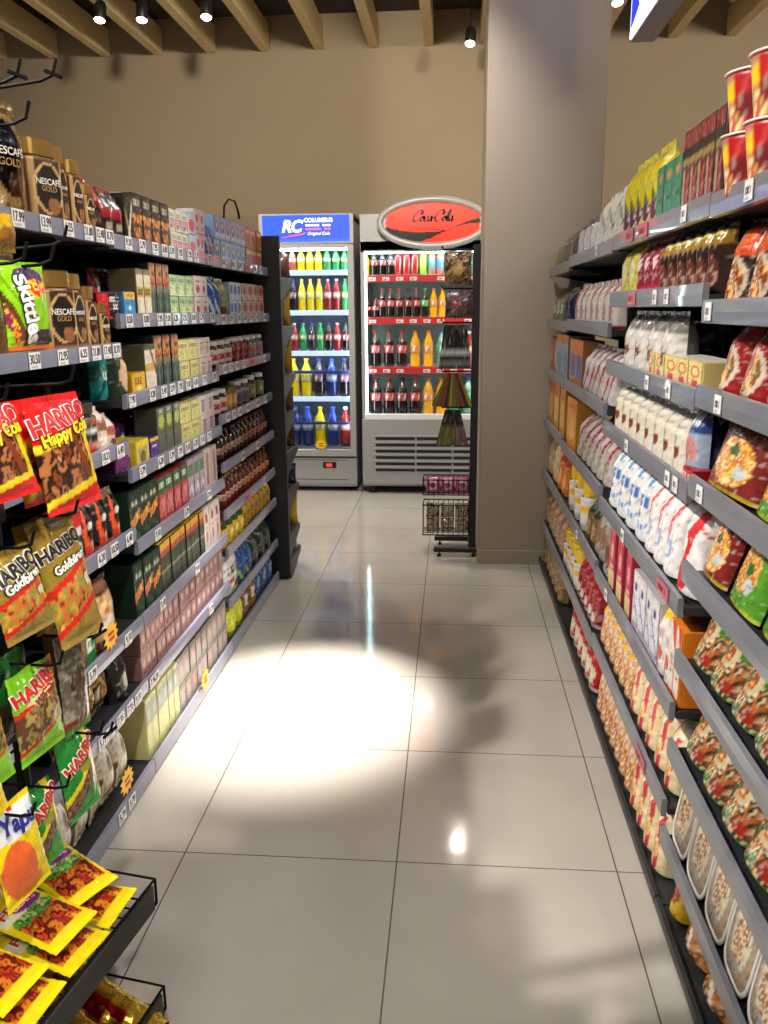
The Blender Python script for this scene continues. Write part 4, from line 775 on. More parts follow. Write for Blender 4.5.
# ------------------------------------------------------------------ end-cap shelving facing the coolers
t = thing('endcap_shelving', 'tall black end panel with small shelves facing the drinks coolers', 'shelf', (-1.33, 4.44, 0))
p = MB(); p.box(-.43, 0, .02, .43, .035, 1.86, M_BLACK); obj('back_panel', p, t)
p = MB(); p.box(-.43, .035, 0, .40, .40, .05, M_BLACK); obj('kick_plate', p, t)
ECZ = [1.66, 1.40, 1.14, .93, .72, .50, .25, .11]
for i, z in enumerate(ECZ):
    p = MB(); p.box(-.42, .036, z-.03, .42, .36, z, M_DARK)
    for xx in (-.425, .422):
        p.poly([(xx, .036, z-.13), (xx, .036, z-.005), (xx, .37, z-.005), (xx, .37, z-.03)], M_BLACK, '101010', (.004, 0, 0))
    so = obj('shelf', p, t)
    p = MB(); p.box(-.42, .361, z-.042, .42, .372, z+.002, M_RAIL); obj('price_rail', p, so)
ecp = [('snack_bag', 'pink and brown snack bag', ['a88074', 'c8b0a0', '6a4038'], .13), ('crisp_bag', 'yellow crisp bag', ['c8a01c', 'd8b83a', '9a7a14'], .19), ('crisp_bag', 'ochre crisp bag', ['b8901c', 'c8a83a', '8a6a14'], .18), ('snack_bag', 'brown snack bag', ['7a5a2c', '9a7a4a', '5a3c1c'], .13),
       ('snack_bag', 'dark red snack bag', ['6a1c24', '8a3038', '3a1014'], .13), ('snack_bag', 'navy snack bag', ['2a2a54', '4a4a84', '1a1a34'], .12), ('crisp_bag', 'bright yellow crisp bag', ['d8c020', 'e0cc4a', 'a88a14'], .19), ('snack_bag', 'silvery snack bag', ['b0aca8', 'c8c4c0', '8a8480'], .09)]
for i, (nm, ds, pal, h) in enumerate(ecp):
    kit = pouch(.15, h, .09, art(blot(pal, 4, i), ('e', .5, .5, .3, .2, pal[1])), pal[2], seed=i)[0]
    for k, x in enumerate((-.98, -1.15)):
        place(nm, (kit, []), (x, 4.74 if i != 7 else 4.70, ECZ[i]+.001), PI+R(random.uniform(-8, 8)), f"{ds}, {'outermost' if k == 0 else 'second from the aisle'}, {shelfname('coffee', i) if i < 7 else 'lowest shelf'} of the end-cap", 'snacks', 'snack bags on the end-cap shelves')
# bent cable on top of the end panel
p = MB(); p.tube([(-1.15, 4.36, 1.70), (-1.16, 4.36, 1.93), (-1.155, 4.36, 2.0), (-1.13, 4.36, 2.03), (-1.10, 4.36, 2.02), (-1.085, 4.36, 1.97), (-1.08, 4.36, 1.935)], .005, M_WIRE)
obj('bent_wire', p, None, label='thin black bent wire rising above the packs at the shelving end', category='wire')

# ------------------------------------------------------------------ glass
def glass():
    m = bpy.data.materials.new('door_glass'); m.use_nodes = True; nt = m.node_tree; L = nt.links
    for n in list(nt.nodes): nt.nodes.remove(n)
    o = nt.nodes.new('ShaderNodeOutputMaterial'); mx = nt.nodes.new('ShaderNodeMixShader'); tr = nt.nodes.new('ShaderNodeBsdfTransparent'); gl = nt.nodes.new('ShaderNodeBsdfGlossy')
    fr = nt.nodes.new('ShaderNodeFresnel'); fr.inputs[0].default_value = 1.3
    tr.inputs[0].default_value = (.93, .96, .96, 1); gl.inputs['Roughness'].default_value = .03
    L.new(fr.outputs[0], mx.inputs[0]); L.new(tr.outputs[0], mx.inputs[1]); L.new(gl.outputs[0], mx.inputs[2]); L.new(mx.outputs[0], o.inputs[0])
    return m
M_GLASS = glass()
M_LED = flat('led_white', 'dfeeff', emit=26., var=0)
M_LEDT = flat('led_cool_white', 'bfe8ea', emit=20., var=0)
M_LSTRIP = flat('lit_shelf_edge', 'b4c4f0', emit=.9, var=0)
M_LIT = mat('lit_panel', .5, emit=1.0, var=.03, bscale=3)
M_INSIDE = flat('cooler_liner', 'c4d6d8', rough=.4)
M_INDARK = flat('cooler_liner_dark', '6a7480', rough=.4)

def ribbon(strokes, w, m, y=-.001, name='lettering', th=.6):
    """calligraphic lettering in the XZ plane from smoothed strokes"""
    b = MB()
    for pts in strokes:
        P = []
        n = len(pts)
        for i in range(n-1):
            p0, p1, p2, p3 = pts[max(i-1, 0)], pts[i], pts[i+1], pts[min(i+2, n-1)]
            for k in range(5):
                s = k/5
                P.append(tuple(.5*((2*p1[a])+(-p0[a]+p2[a])*s+(2*p0[a]-5*p1[a]+4*p2[a]-p3[a])*s*s+(-p0[a]+3*p1[a]-3*p2[a]+p3[a])*s**3) for a in (0, 1)))
        P.append(pts[-1]); vs = []; fs = []
        for i, q in enumerate(P):
            a, c = P[max(i-1, 0)], P[min(i+1, len(P)-1)]
            dx, dz = c[0]-a[0], c[1]-a[1]; l = math.hypot(dx, dz) or 1; dx /= l; dz /= l
            ww = w*(.28+.72*abs(dz*math.cos(th)-dx*math.sin(th)+.0))*.5
            vs += [(q[0]-dz*ww, y, q[1]+dx*ww), (q[0]+dz*ww, y, q[1]-dx*ww)]
        for i in range(len(P)-1): fs.append([2*i, 2*i+1, 2*i+3, 2*i+2])
        b.add(vs, fs, '808080', m)
    return b.mesh(name)
# flowing "Coca-Cola"-like word drawn stroke by stroke, unit height about 1
def shf(st, dx, s=1.): return [[(x*s+dx, z*s) for x, z in a] for a in st]
cC = [[(.95, 1.05), (1.05, .85), (.95, .72), (.85, .85), (.95, 1.1), (.7, 1.2), (.3, .95), (.08, .45), (.12, .08), (.4, -.05), (.75, .15), (.95, .4)]]
co = [[(.28, .5), (.08, .3), (.08, .05), (.25, -.02), (.42, .2), (.42, .42), (.28, .5), (.3, .38), (.55, .42)]]
cc = [[(.4, .4), (.3, .5), (.1, .3), (.08, .06), (.22, -.02), (.5, .22)]]
ca = [[(.42, .42), (.28, .5), (.08, .28), (.08, .04), (.22, -.02), (.38, .2), (.46, .5), (.4, .1), (.46, -.02), (.62, .15)]]
cl = [[(.1, .15), (.3, .7), (.34, 1.1), (.22, 1.15), (.12, .7), (.1, .1), (.2, -.02), (.38, .15)]]
dash = [[(.02, .3), (.2, .34), (.36, .32)]]
COLA = cC+shf(co, .85)+shf(cc, 1.32)+shf(ca, 1.72)+shf(dash, 2.28)+shf(cC, 2.5)+shf(co, 3.4)+shf(cl, 3.85)+shf(ca, 4.12)

# ------------------------------------------------------------------ RC cooler
CYF = 6.82
rc = thing('drinks_cooler', 'tall grey glass-door drinks cooler with blue lit header', 'cooler', (-1.16, CYF, 0))
W2 = .375
p = MB()
p.box(-W2, .0, .04, W2, .62, .10, M_STEEL); p.box(-W2, .02, .10, -W2+.035, .62, 2.20, M_STEEL); p.box(W2-.035, .02, .10, W2, .62, 2.20, M_STEEL)
p.box(-W2, .58, .10, W2, .62, 2.20, M_INDARK); p.box(-W2, .02, 2.16, W2, .62, 2.22, M_STEEL); p.box(-W2+.03, .02, .33, W2-.03, .6, .37, M_INDARK); p.box(-W2+.03, .03, 1.97, W2-.03, .6, 1.99, M_STEEL)
obj('cabinet', p, rc)
p = MB()
for x in (-.3, .3): p.lathe([(.02, 0), (.022, .01), (.012, .02), (.012, .05)], M_BLACK, '151515', n=10, cx=x, cy=.06)
obj('foot', p.mesh('foot'), rc)
p = MB(); p.box(-W2, -.01, .06, W2, 0.02, .285, M_STEEL); lp = obj('compressor_cover', p, rc)
p = MB(); p.box(.09, -.014, .20, .20, -.008, .25, M_BLACK); p.box(.115, -.016, .212, .165, -.0135, .238, flat('red_led_display', 'd03030', emit=1.2, var=0)); obj('thermostat_display', p, lp)
p = MB(); p.box(-.30, -.0115, .10, .30, -.009, .105, M_DARK); p.box(-.30, -.0115, .265, .30, -.009, .27, M_DARK); obj('trim_line', p, lp)
p = MB()
p.box(-W2, -.03, .30, -W2+.05, .015, 1.985, M_STEEL); p.box(W2-.05, -.03, .30, W2, .015, 1.985, M_STEEL); p.box(-W2+.05, -.03, .30, W2-.05, .015, .36, M_STEEL); p.box(-W2+.05, -.03, 1.96, W2-.05, .015, 1.985, M_STEEL)
dr = obj('door', p, rc)
p = MB(); p.box(-W2+.05, -.012, .36, W2-.05, -.006, 1.96, M_GLASS, ch=.0005); obj('glass_pane', p, dr)
p = MB(); p.box(-W2+.01, -.055, .95, -W2+.035, -.03, 1.35, M_BLACK); obj('handle', p, dr)
p = MB(); p.box(-W2, -.02, 1.99, W2, .02, 2.215, M_STEEL); hd = obj('header', p, rc)
a = art('1440c4', ('r', 0, 0, 1, .04, '2a58d8'), busy=0)
p = MB(); p.grid(lambda u, v: (-W2+.035+u*(2*W2-.07), -.0215, 2.01+v*.19), 20, 8, a, M_LIT); p.box(-W2+.03, -.0205, 2.005, W2-.03, -.019, 2.205, M_LIT, '1c4fd0', ch=.0003); pn = obj('lit_sign', p, hd)
pw = flat('lit_white_print', 'f0f4ff', emit=1.5, var=0); pr_ = flat('lit_pink_print', 'e0507a', emit=1.2, var=0)
def stick(txt, size, m, x, z, parent, y, **k):
    me = letters(txt, size, m, **k); me.transform(Matrix.Translation((x, y, z))); return obj('lettering', me, parent)
stick('RC', .125, pw, -.115, 2.118, hd, -.0235, shear=.25, bold=.004, space=.9)
p = MB(); p.poly([(-.21, -.0232, 2.035), (-.02, -.0232, 2.06), (.0, -.0232, 2.075), (-.08, -.0232, 2.051)], pr_, 'e0507a', (0, .001, 0)); obj('swoosh', p, hd)
stick('COLUMBUS', .043, pw, .10, 2.165, hd, -.0235, bold=.0012)
for zz, mm, nn in ((2.128, pw, 9), (2.100, pr_, 8)):   # two lines of print too small to read
    p = MB()
    for q in range(nn):
        if q != nn//2+1: p.box(.0+.2/nn*q, -.0235, zz-.007, .0+.2/nn*(q+.78), -.0225, zz+.007, mm)
    obj('small_print', p, hd)
stick('Original Cola', .033, pw, .10, 2.066, hd, -.0235, shear=.3)
RCZ = [1.70, 1.435, 1.17, .87, .455]
p_ = [1.787, 1.477, 1.155, .785]
for z in p_:
    p = MB(); p.box(-W2+.04, .04, z-.014, W2-.04, .56, z, M_WHITE); sh_ = obj('shelf', p, rc)
    p = MB(); p.box(-W2+.045, .022, z-.034, W2-.045, .038, z+.006, M_LSTRIP); obj('price_rail', p, sh_)
    p = MB(); p.box(-W2+.05, .03, z-.024, W2-.05, .05, z-.018, M_LED, ch=.001); obj('led_strip', p, sh_)
for z in (.99, .57):
    p = MB()
    for k in range(24): p.tube([(-W2+.05+.0282*k, .05, z), (-W2+.05+.0282*k, .55, z)], .002, M_WHITE, 5)
    p.box(-W2+.045, .035, z-.012, W2-.045, .047, z+.012, flat('blue_shelf_edge', '31407c', rough=.3)); obj('wire_shelf', p, rc)
p = MB(); p.box(-W2+.05, .04, 1.945, W2-.05, .07, 1.96, M_LED, ch=.001); obj('led_strip', p, rc)
p = MB(); p.box(W2-.055, .02, .5, W2-.045, .04, 1.9, M_LED, ch=.001); obj('led_strip', p, rc)
# yellow star price card stuck on the door
def star(r1, r2, n, m, col='f0c818', th=.0015):
    b = MB(); b.poly([((r1 if k % 2 else r2)*math.cos(PI*k/n), 0, (r1 if k % 2 else r2)*.8*math.sin(PI*k/n)) for k in range(2*n)], m, col, (0, th, 0)); return b
st_ = thing('price_card', 'yellow star-shaped price card at the foot of blue-headed cooler door', 'price card', (-1.08, CYF-.034, .40))
sb = obj('card', star(.036, .055, 10, M_CARTON).mesh('card', recalc=True), st_)
p = MB(); p.box(-.022, -.0012, .004, .02, -.0004, .014, ink('b02a14')); p.box(-.018, -.0012, -.016, .022, -.0004, -.005, ink('b02a14')); obj('small_print', p, st_)

def drinks(cx, y0, z, specs, h, w, cool, rownm, name='soft_drink_bottle', depth=2, x0=None):
    """specs: list of (desc, kit) facings from the viewer's leftmost outwards"""
    n = len(specs)
    seen = {}
    for k, (ds, kit, nm) in enumerate(specs):
        seen[ds] = seen.get(ds, 0)+1
    cnt = {}
    for k, (ds, kit, nm) in enumerate(specs):
        cnt[ds] = cnt.get(ds, 0)+1
        o = '' if seen[ds] == 1 else ORD[cnt[ds]-1]+' '
        x = cx-w/2+w*(k+.5)/n
        place(nm, kit, (x, y0, z+.001), R(random.uniform(-12, 12)), f"{o}{ds} from the left, {rownm}, {cool}" if seen[ds] > 1 else f"{ds}, {rownm}, {cool}", 'drink', f"{ds} bottles, {cool}, {rownm}")

def bk(r, h, body, cap, lab, liq=None, **k): return bottle(r, h, body, cap, lab, liquid=liq, **k)
def dl(base, band): return art(base, ('r', .3, .25, .7, .75, band), ('t', .33, .4, .67, .62, 4, 'f0f0f0'))
def kit(kind, r, h):
    return {'cola': lambda: bk(r, h, '6a5a50', 'b8141c', dl('c01820', 'c01820'), '1c0c08'),
            'zero': lambda: bk(r, h, '4a4440', '1a1a1a', dl('b01820', '1a1416'), '140806'),
            'lime': lambda: bk(r, h, '5a5a44', '3fae2c', dl('4fb83a', '2f8a2c'), '1c120a'),
            'orange': lambda: bk(r, h, 'e8b020', 'e06a1c', dl('e0a020', 'd86a1a'), 'e8a818', wa=.8),
            'yellow': lambda: bk(r, h, 'e8cc20', 'e0b018', dl('e8c820', 'd8e04a'), 'e0c010'),
            'green': lambda: bk(r, h, '2f9a4c', '2a8a3a', dl('1f8a3c', 'c8d040'), '2a8a44'),
            'sprite': lambda: bk(r, h, '9ab8b0', '2c6ab8', dl('3aba6a', '2aa85a'), '6a8a80'),
            'pink': lambda: bk(r, h, 'c08a80', 'd8d0cc', dl('b84038', 'd8c8c0'), 'a8503c'),
            'dark': lambda: bk(r, h, '3a2c3c', '2a3a8a', dl('2a2a5a', 'b02a3a'), '1c1018'),
            'blue': lambda: bk(r, h, '2a4aa8', '2a4ac0', dl('1c3a9c', 'd8d8e8'), '1c2a6a'),
            'red': lambda: bk(r, h, 'a02a24', 'd8d0c8', dl('b02a2c', 'e0c8b0'), '8a1c18')}[kind]()
DN = {'cola': 'red-labelled cola bottle', 'zero': 'black-capped cola bottle', 'lime': 'lime-labelled cola bottle', 'orange': 'orange soda bottle', 'yellow': 'yellow soda bottle', 'green': 'green soda bottle', 'sprite': 'blue-capped clear soda bottle', 'pink': 'reddish drink bottle', 'dark': 'dark soda bottle', 'blue': 'blue-labelled bottle', 'red': 'red soda bottle'}
def fill(seq, r, h): 
    c = {}
    for s in seq:
        if s not in c: c[s] = kit(s, r, h)
    return [(DN[s], c[s], 'soft_drink_bottle') for s in seq]
rows = [(['pink']*3+['yellow']*3+['green']*3, 1.787, .031, .175, 'top row'),
        (['dark', 'cola', 'dark', 'yellow', 'yellow', 'yellow', 'red', 'red', 'green'], 1.477, .031, .25, 'second row'),
        (['dark', 'pink', 'red', 'green', 'dark', 'green', 'zero', 'red', 'zero'], 1.155, .031, .225, 'third row'),
        (['dark', 'yellow', 'yellow', 'dark', 'blue', 'dark'], .785, .046, .31, 'fourth row'),
        (['dark', 'blue', 'blue', 'yellow', 'blue', 'red'], .375, .046, .32, 'bottom row')]
for sq, z, r, h, nm in rows:
    drinks(-1.16, CYF+.13, z, fill(sq, r, h), h, .64, 'blue-headed cooler', nm)

# ------------------------------------------------------------------ red cooler with an oval header
CX2, W3 = -.20, .53
cc_ = thing('drinks_cooler', 'wide grey open-fronted drinks cooler with red oval header', 'cooler', (CX2, CYF-.06, 0))
p = MB()
p.box(-W3, 0, .06, W3, .66, .10, M_STEEL); p.box(-W3, .0, .10, -W3+.03, .66, 1.98, M_STEEL); p.box(W3-.03, .0, .10, W3, .66, 1.98, M_STEEL)
p.box(-W3+.03, .60, .10, W3-.03, .66, 1.98, M_INSIDE); p.box(-W3, 0, 1.93, W3, .66, 2.0, M_STEEL); p.box(-W3+.03, .0, .56, W3-.03, .6, .638, M_WHITE)
obj('cabinet', p, cc_)
p = MB(); p.poly([(-W3, .0, 1.92), (W3, .0, 1.92), (W3, .0, 2.02), (-.18, .0, 2.2), (-W3, .0, 2.2)], M_STEEL, '808080', (0, .03, 0)); obj('header_backing', p.mesh('header_backing', recalc=True), cc_)
p = MB(); p.box(-W3, -.025, .08, W3, 0, .62, M_STEEL)
gr = obj('grille_panel', p, cc_)
p = MB()
for k in range(6):
    z = .19+.052*k
    for x0, x1 in ((-.42, -.10), (-.085, .20), (.215, .48)): p.box(x0, -.028, z, x1, -.024, z+.022, M_BLACK)
    p.box(-.44, -.034, z+.024, .5, -.024, z+.040, M_STEEL)
obj('vent_slats', p, gr)
p = MB(); p.box(-W3+.02, -.02, .59, W3-.02, .02, .66, M_WHITE); sl = obj('front_sill', p, cc_)
p = MB(); p.box(.05, -.0215, .60, .14, -.019, .612, ink('2a5a9a')); obj('brand_mark', p, sl)
for x in (-.45, .45):
    p = MB(); p.lathe([(.028, 0), (.03, .01), (.03, .05), (.02, .062)], M_BLACK, '151515', n=12, cx=x, cy=.05); obj('caster', p.mesh('caster'), cc_)
for x in (-W3+.035, W3-.045):
    p = MB(); p.box(x, .015, .66, x+.01, .035, 1.92, M_LEDT, ch=.001); obj('led_strip', p, cc_)
p = MB(); p.box(-W3+.04, .03, 1.91, W3-.04, .06, 1.928, M_LEDT, ch=.001); obj('led_strip', p, cc_)
redrail = flat('red_price_rail', 'b0242c', rough=.35)
for i, z in enumerate((1.745, 1.42, 1.03)):
    p = MB(); p.box(-W3+.035, .05, z-.012, W3-.035, .58, z, M_WHITE); sh_ = obj('shelf', p, cc_)
    p = MB(); p.box(-W3+.035, .034, z-.052, W3-.035, .05, z+.004, redrail); obj('price_rail', p, sh_)
    for k in range(9):
        if (k*7+i) % 5 == 3: continue
        if 'ct' not in TAGS: TAGS['ct'] = tag_mesh(.055, .026)
        obj('price_tag', TAGS['ct'], sh_, (-.44+.108*k, .0325, z-.04), 0)
# oval header
def oval(rx, rz, y, d, m, name, inner=None, n=64, col='808080'):
    b = MB(); e = [(rx*math.cos(2*PI*k/n), rz*math.sin(2*PI*k/n)) for k in range(n)]
    if inner is None: b.poly([(x, y, z) for x, z in e], m, col, (0, d, 0))
    else:
        pr = [(1., y+d), (1., y+.01), (.99, y), ((1+inner)/2, y-.006), (inner, y), (inner, y+.012), (inner, y+d)]
        vs = [(rx*s*math.cos(2*PI*k/n) if 0 else x*s, yy, z*(s if s > .98 else 1-(1-s)*rx/rz)) for s, yy in pr for x, z in e]
        fs = [[i*n+k, i*n+(k+1) % n, (i+1)*n+(k+1) % n, (i+1)*n+k] for i in range(len(pr)-1) for k in range(n)]
        b.add(vs, fs, col, m)
    return b.mesh(name, True if inner else False, recalc=True)
ov = thing('illuminated_sign', 'oval red and black illuminated drinks sign in a silver ring', 'sign', (-.165, CYF-.10, 2.125))
obj('ring_frame', oval(.43, .195, -.03, .06, M_STEEL, 'ring_frame', .88), ov)
RX, RZ = .385, .152
def ova(u, v):
    x, z = (u-.5)*2, (v-.5)*2
    c = hx('f62a14')
    def ip(P):
        for (a, b), (e, f) in zip(P, P[1:]):
            if a <= x <= e: return b+(f-b)*(x-a)/(e-a)
        return P[0][1] if x < P[0][0] else P[-1][1]
    w1 = ip([(-1, -.12), (-.6, -.36), (-.3, -.44), (.1, -.42), (.3, -.32), (.6, -.02), (1, .3)])
    w2 = ip([(-1, -1.2), (-.38, -1.1), (-.3, -.98), (0, -.74), (.2, -.5), (.4, -.28), (.6, -.14), (.8, -.06), (1, -.06)])
    if w2 < z < w1: c = hx('140606')
    if x < -.1 and w2 < z < w1 and x > -.75: c = hx('12160a')
    if abs(x) > .93: c = hx('8a8c8e')
    return c
p = MB()
vs = []; fs = []; cs = []; NR, NA = 26, 96
for j in range(NR+1):
    for k in range(NA):
        s = j/NR; x, z = s*math.cos(2*PI*k/NA), s*math.sin(2*PI*k/NA)
        vs.append((RX*x, -.022-.010*(1-s*s), RZ*z)); cs.append(ova(x/2+.5, z/2+.5))
for j in range(NR):
    for k in range(NA): fs.append([j*NA+k, j*NA+(k+1) % NA, (j+1)*NA+(k+1) % NA, (j+1)*NA+k])
p.add(vs, fs, cs, M_LIT); obj('lit_panel', p.mesh('lit_panel', True, recalc=True), ov)
obj('backing', oval(.42, .185, -.015, .045, M_STEEL, 'backing'), ov)
sc_ = .066
st2 = [[((x-2.35)*sc_+z*sc_*.22, (z-.35)*sc_+.034) for x, z in a] for a in COLA]
me = ribbon(st2, .021, ink('1c0606'), y=-.0335); obj('lettering', me, ov)
p = MB(); p.poly([(-.07, -.033, -.055), (.06, -.033, -.055), (.06, -.033, -.048), (-.07, -.033, -.048)], ink('1c0606'), '101010', (0, .001, 0)); obj('small_print', p.mesh('small_print', recalc=True), ov)

cans = {'redcan': ('red drink can', art('b81c22', ('r', .35, .2, .65, .8, 'd8d0cc'), ('r', .42, .25, .58, .75, 'b81c22'))), 'greencan': ('bright green drink can', art('7ad020', ('r', .35, .3, .65, .7, 'd8f06a'))), 'orangecan': ('orange and blue drink can', art('d8742a', ('r', .2, .45, .8, .7, '3a9ac8'))), 'tealcan': ('teal and white drink can', art('8adcb0', ('d', 1, .6, .7, .85, '2a9a7a')))}
ck = {k: can(.030, .165, v[1], 'can') for k, v in cans.items()}
def cn(k): return (cans[k][0], ck[k], 'drink_can')
cl_ = lambda s, r, h: fill([s], r, h)[0]
XR = CX2
drinks(XR-.40, CYF+.06, 1.745, fill(['yellow', 'zero', 'zero', 'zero'], .031, .20), .2, .27, 'oval-signed cooler', 'top row')
drinks(XR-.075, CYF+.06, 1.745, [cn('redcan'), cn('redcan'), cn('redcan'), cn('greencan'), cn('orangecan'), cn('orangecan')], .2, .40, 'oval-signed cooler', 'top row')
drinks(XR+.31, CYF+.06, 1.745, [cn('tealcan'), cn('tealcan'), cn('tealcan'), cn('redcan')][:3], .2, .30, 'oval-signed cooler', 'top row end')
kk = fill(['cola'], .030, .15)
drinks(XR-.455, CYF+.06, 1.42, [('small red-labelled cola bottle', kk[0][1], 'soft_drink_bottle')]*2, .15, .13, 'oval-signed cooler', 'second row')
drinks(XR-.13, CYF+.06, 1.42, fill(['cola', 'cola', 'cola', 'zero', 'cola', 'lime', 'orange', 'orange'], .031, .225), .2, .55, 'oval-signed cooler', 'second row')
drinks(XR+.32, CYF+.06, 1.42, fill(['pink', 'zero', 'green', 'lime', 'green'], .031, .20), .2, .34, 'oval-signed cooler', 'second row end')
drinks(XR-.105, CYF+.08, 1.03, fill(['cola', 'cola', 'cola', 'orange', 'orange', 'sprite', 'pink'], .043, .29), .2, .75, 'oval-signed cooler', 'third row')
drinks(XR+.38, CYF+.08, 1.03, fill(['red', 'pink'], .043, .28), .2, .22, 'oval-signed cooler', 'third row end')
drinks(XR-.105, CYF+.08, .64, fill(['cola', 'cola', 'zero', 'cola', 'orange', 'orange', 'green'], .046, .30), .2, .75, 'oval-signed cooler', 'bottom row')
drinks(XR+.38, CYF+.08, .64, fill(['sprite', 'lime'], .046, .30), .2, .22, 'oval-signed cooler', 'bottom row end')

# ------------------------------------------------------------------ hanging rack beside the column
t = thing('hanging_display_rack', 'narrow black metal display rack standing in front of the oval-signed cooler', 'rack', (.13, 4.985, 0))
p = MB(); p.box(-.022, -.022, .03, .022, .022, 1.84, M_BLACK); obj('post', p, t)
for y0 in (-.03, .23):
    p = MB(); p.box(-.235, y0, .028, .03, y0+.035, .058, M_BLACK)
    for x in (-.2, .01): p.lathe([(.013, 0), (.013, .012), (.006, .016), (.006, .03)], M_BLACK, '111111', n=10, cx=x, cy=y0+.017)
    obj('foot_bar', p.mesh('foot_bar'), t)
p = MB(); p.box(-.02, 0, .035, .02, .24, .055, M_BLACK); obj('foot_bar', p, t)
for z in (1.815, 1.60, 1.41, 1.13, .92):
    p = MB(); p.tube([(-.02, 0, z), (-.12, -.0, z), (-.19, -.01, z), (-.2, -.01, z+.02)], .005, M_WIRE); p.tube([(-.19, -.012, z), (-.01, -.012, z+.0)], .004, M_WIRE); obj('hook_arm', p, t)
def wire_basket(x0, x1, y0, y1, z0, z1, nm, par, nx=9):
    p = MB()
    for z in (z0, z1): p.tube([(x0, y0, z), (x1, y0, z), (x1, y1, z), (x0, y1, z), (x0, y0, z)], .004, M_WIRE, 6)
    for k in range(nx+1):
        x = x0+(x1-x0)*k/nx; p.tube([(x, y0, z1), (x, y0, z0), (x, y1, z0), (x, y1, z1)], .0022, M_WIRE, 5)
    for y in (y0+(y1-y0)/3, y0+2*(y1-y0)/3): p.tube([(x0, y, z0), (x1, y, z0)], .0022, M_WIRE, 5)
    return obj(nm, p, par)
wire_basket(-.30, -.024, -.07, .09, .40, .49, 'wire_basket', t); wire_basket(-.30, -.024, -.07, .09, .15, .335, 'wire_basket', t)
def fan(w0, w1, h, d, a, n=10):
    """bundle of long packs flaring towards the bottom"""
    b = MB()
    for sgn in (1, -1):
        def P(u, v, sgn=sgn):
            w = w0+(w1-w0)*(1-v); x = (u-.5)*w
            return (x, -sgn*(d/2*(1-.5*v)+.006*abs(math.sin(PI*n*u))), v*h)
        b.grid(P, n*4, 8, a, M_FILM, flip=sgn < 0)
    return b.mesh('pack', True)
def stripes(cs, n):
    cs = [hx(c) for c in cs]
    return lambda u, v: mix(cs[int(u*n) % len(cs)], (0.01, .01, .01), 0 if (u*n) % 1 > .12 else .6)
rk = [('snack_pouch', 'brown clear snack pouch', pouch(.155, .185, .05, art(blot(['5a4026', '8a6a44', '3a2818', '7a5a3c'], 4, 2), ('e', .5, .45, .2, .16, 'a8884c')), '5a4026', seed=3)[0], 1.62, -.105, 'topmost on the black display rack'),
      ('snack_pouch', 'dark purple-brown snack pouch', pouch(.16, .155, .05, art(blot(['3c2a30', '5a3c44', '2a1c22'], 4, 4), ('e', .4, .5, .2, .16, '7a2a34')), '3c2a30', seed=5)[0], 1.435, -.10, 'second down on the black display rack'),
      ('brush_bundle', 'black brush bundle with silver line', fan(.13, .185, .245, .05, art(stripes(['16161a', '222228', '101012'], 10), ('r', 0, .36, 1, .40, 'a8a8a8'), ('r', 0, .1, 1, .16, '6a6a6a'))), 1.15, -.118, 'middle of the black display rack'),
      ('brush_bundle', 'flaring green and red pack bundle', fan(.07, .24, .19, .06, stripes(['6a5a1c', '4a5a2c', '7a2c24', '2c2c1c', '8a7a2c'], 10)), .93, -.13, 'below the silver-lined bundle'),
      ('hanging_pouch', 'olive and mauve flaring pack', fan(.09, .19, .205, .05, art(stripes(['5c5a2a', '64622e', '5c5a2a', '6a5058', '6a5058'], 5), ('r', 0, .6, 1, 1, '26262a'))), .70, -.128, 'lowest of the hanging packs')]
for nm, ds, me, z, x, wh in rk: place(nm, (me, []), (.13+x, 4.955, z), R(3), f"{ds} {wh}", 'hanging pack', None)
for k in range(3):
    place('sweets_bag', (pouch(.085, .10, .05, art('b04a6a', ('r', .3, .2, .75, .8, 'd8c0c8'), ('e', .5, .5, .2, .18, '8a2a4a')), '8a2a4a', seed=k)[0], []), (-.11+.088*k, 4.96, .405), R(-6+6*k), f"{ORD[k]} pink sweets bag from the left in the rack's upper wire basket", 'sweets', 'pink bags in the wire basket')
for k in range(6):
    place('sweets_bag', (pouch(.085, .09, .05, art(blot([['6a3a2a', '8a2a3a', '4a5a2a', '2a2024', 'a08a6a', '5a2a3a'][k], 'a89a8a', ['7a2a2a', '3a4a2a', '6a4a2a'][k % 3]], 4, k)), '4a2a2a', seed=k+9)[0], []), (-.11+.088*(k % 3), 4.96, .157+.092*(k//3)), R(-6+6*(k % 3)), f"{ORD[k % 3]} mixed-colour bag from the left, {'lower' if k < 3 else 'upper'} layer of the rack's lower basket", 'sweets', 'mixed bags in the lower wire basket')

# ------------------------------------------------------------------ stand of hanging sweets by the coffee bay
A10 = R(10); NV = Vector((math.cos(A10), -math.sin(A10), 0)); TV = Vector((math.sin(A10), math.cos(A10), 0)); P0 = Vector((-.522, 1.261, 0))
def SP(t, off, z): return P0+TV*t-NV*off+Vector((0, 0, z))
so_ = thing('sweets_display_stand', 'black wire stand of hooks and baskets full of sweets bags', 'display stand', SP(-.25, .26, 0), R(80))
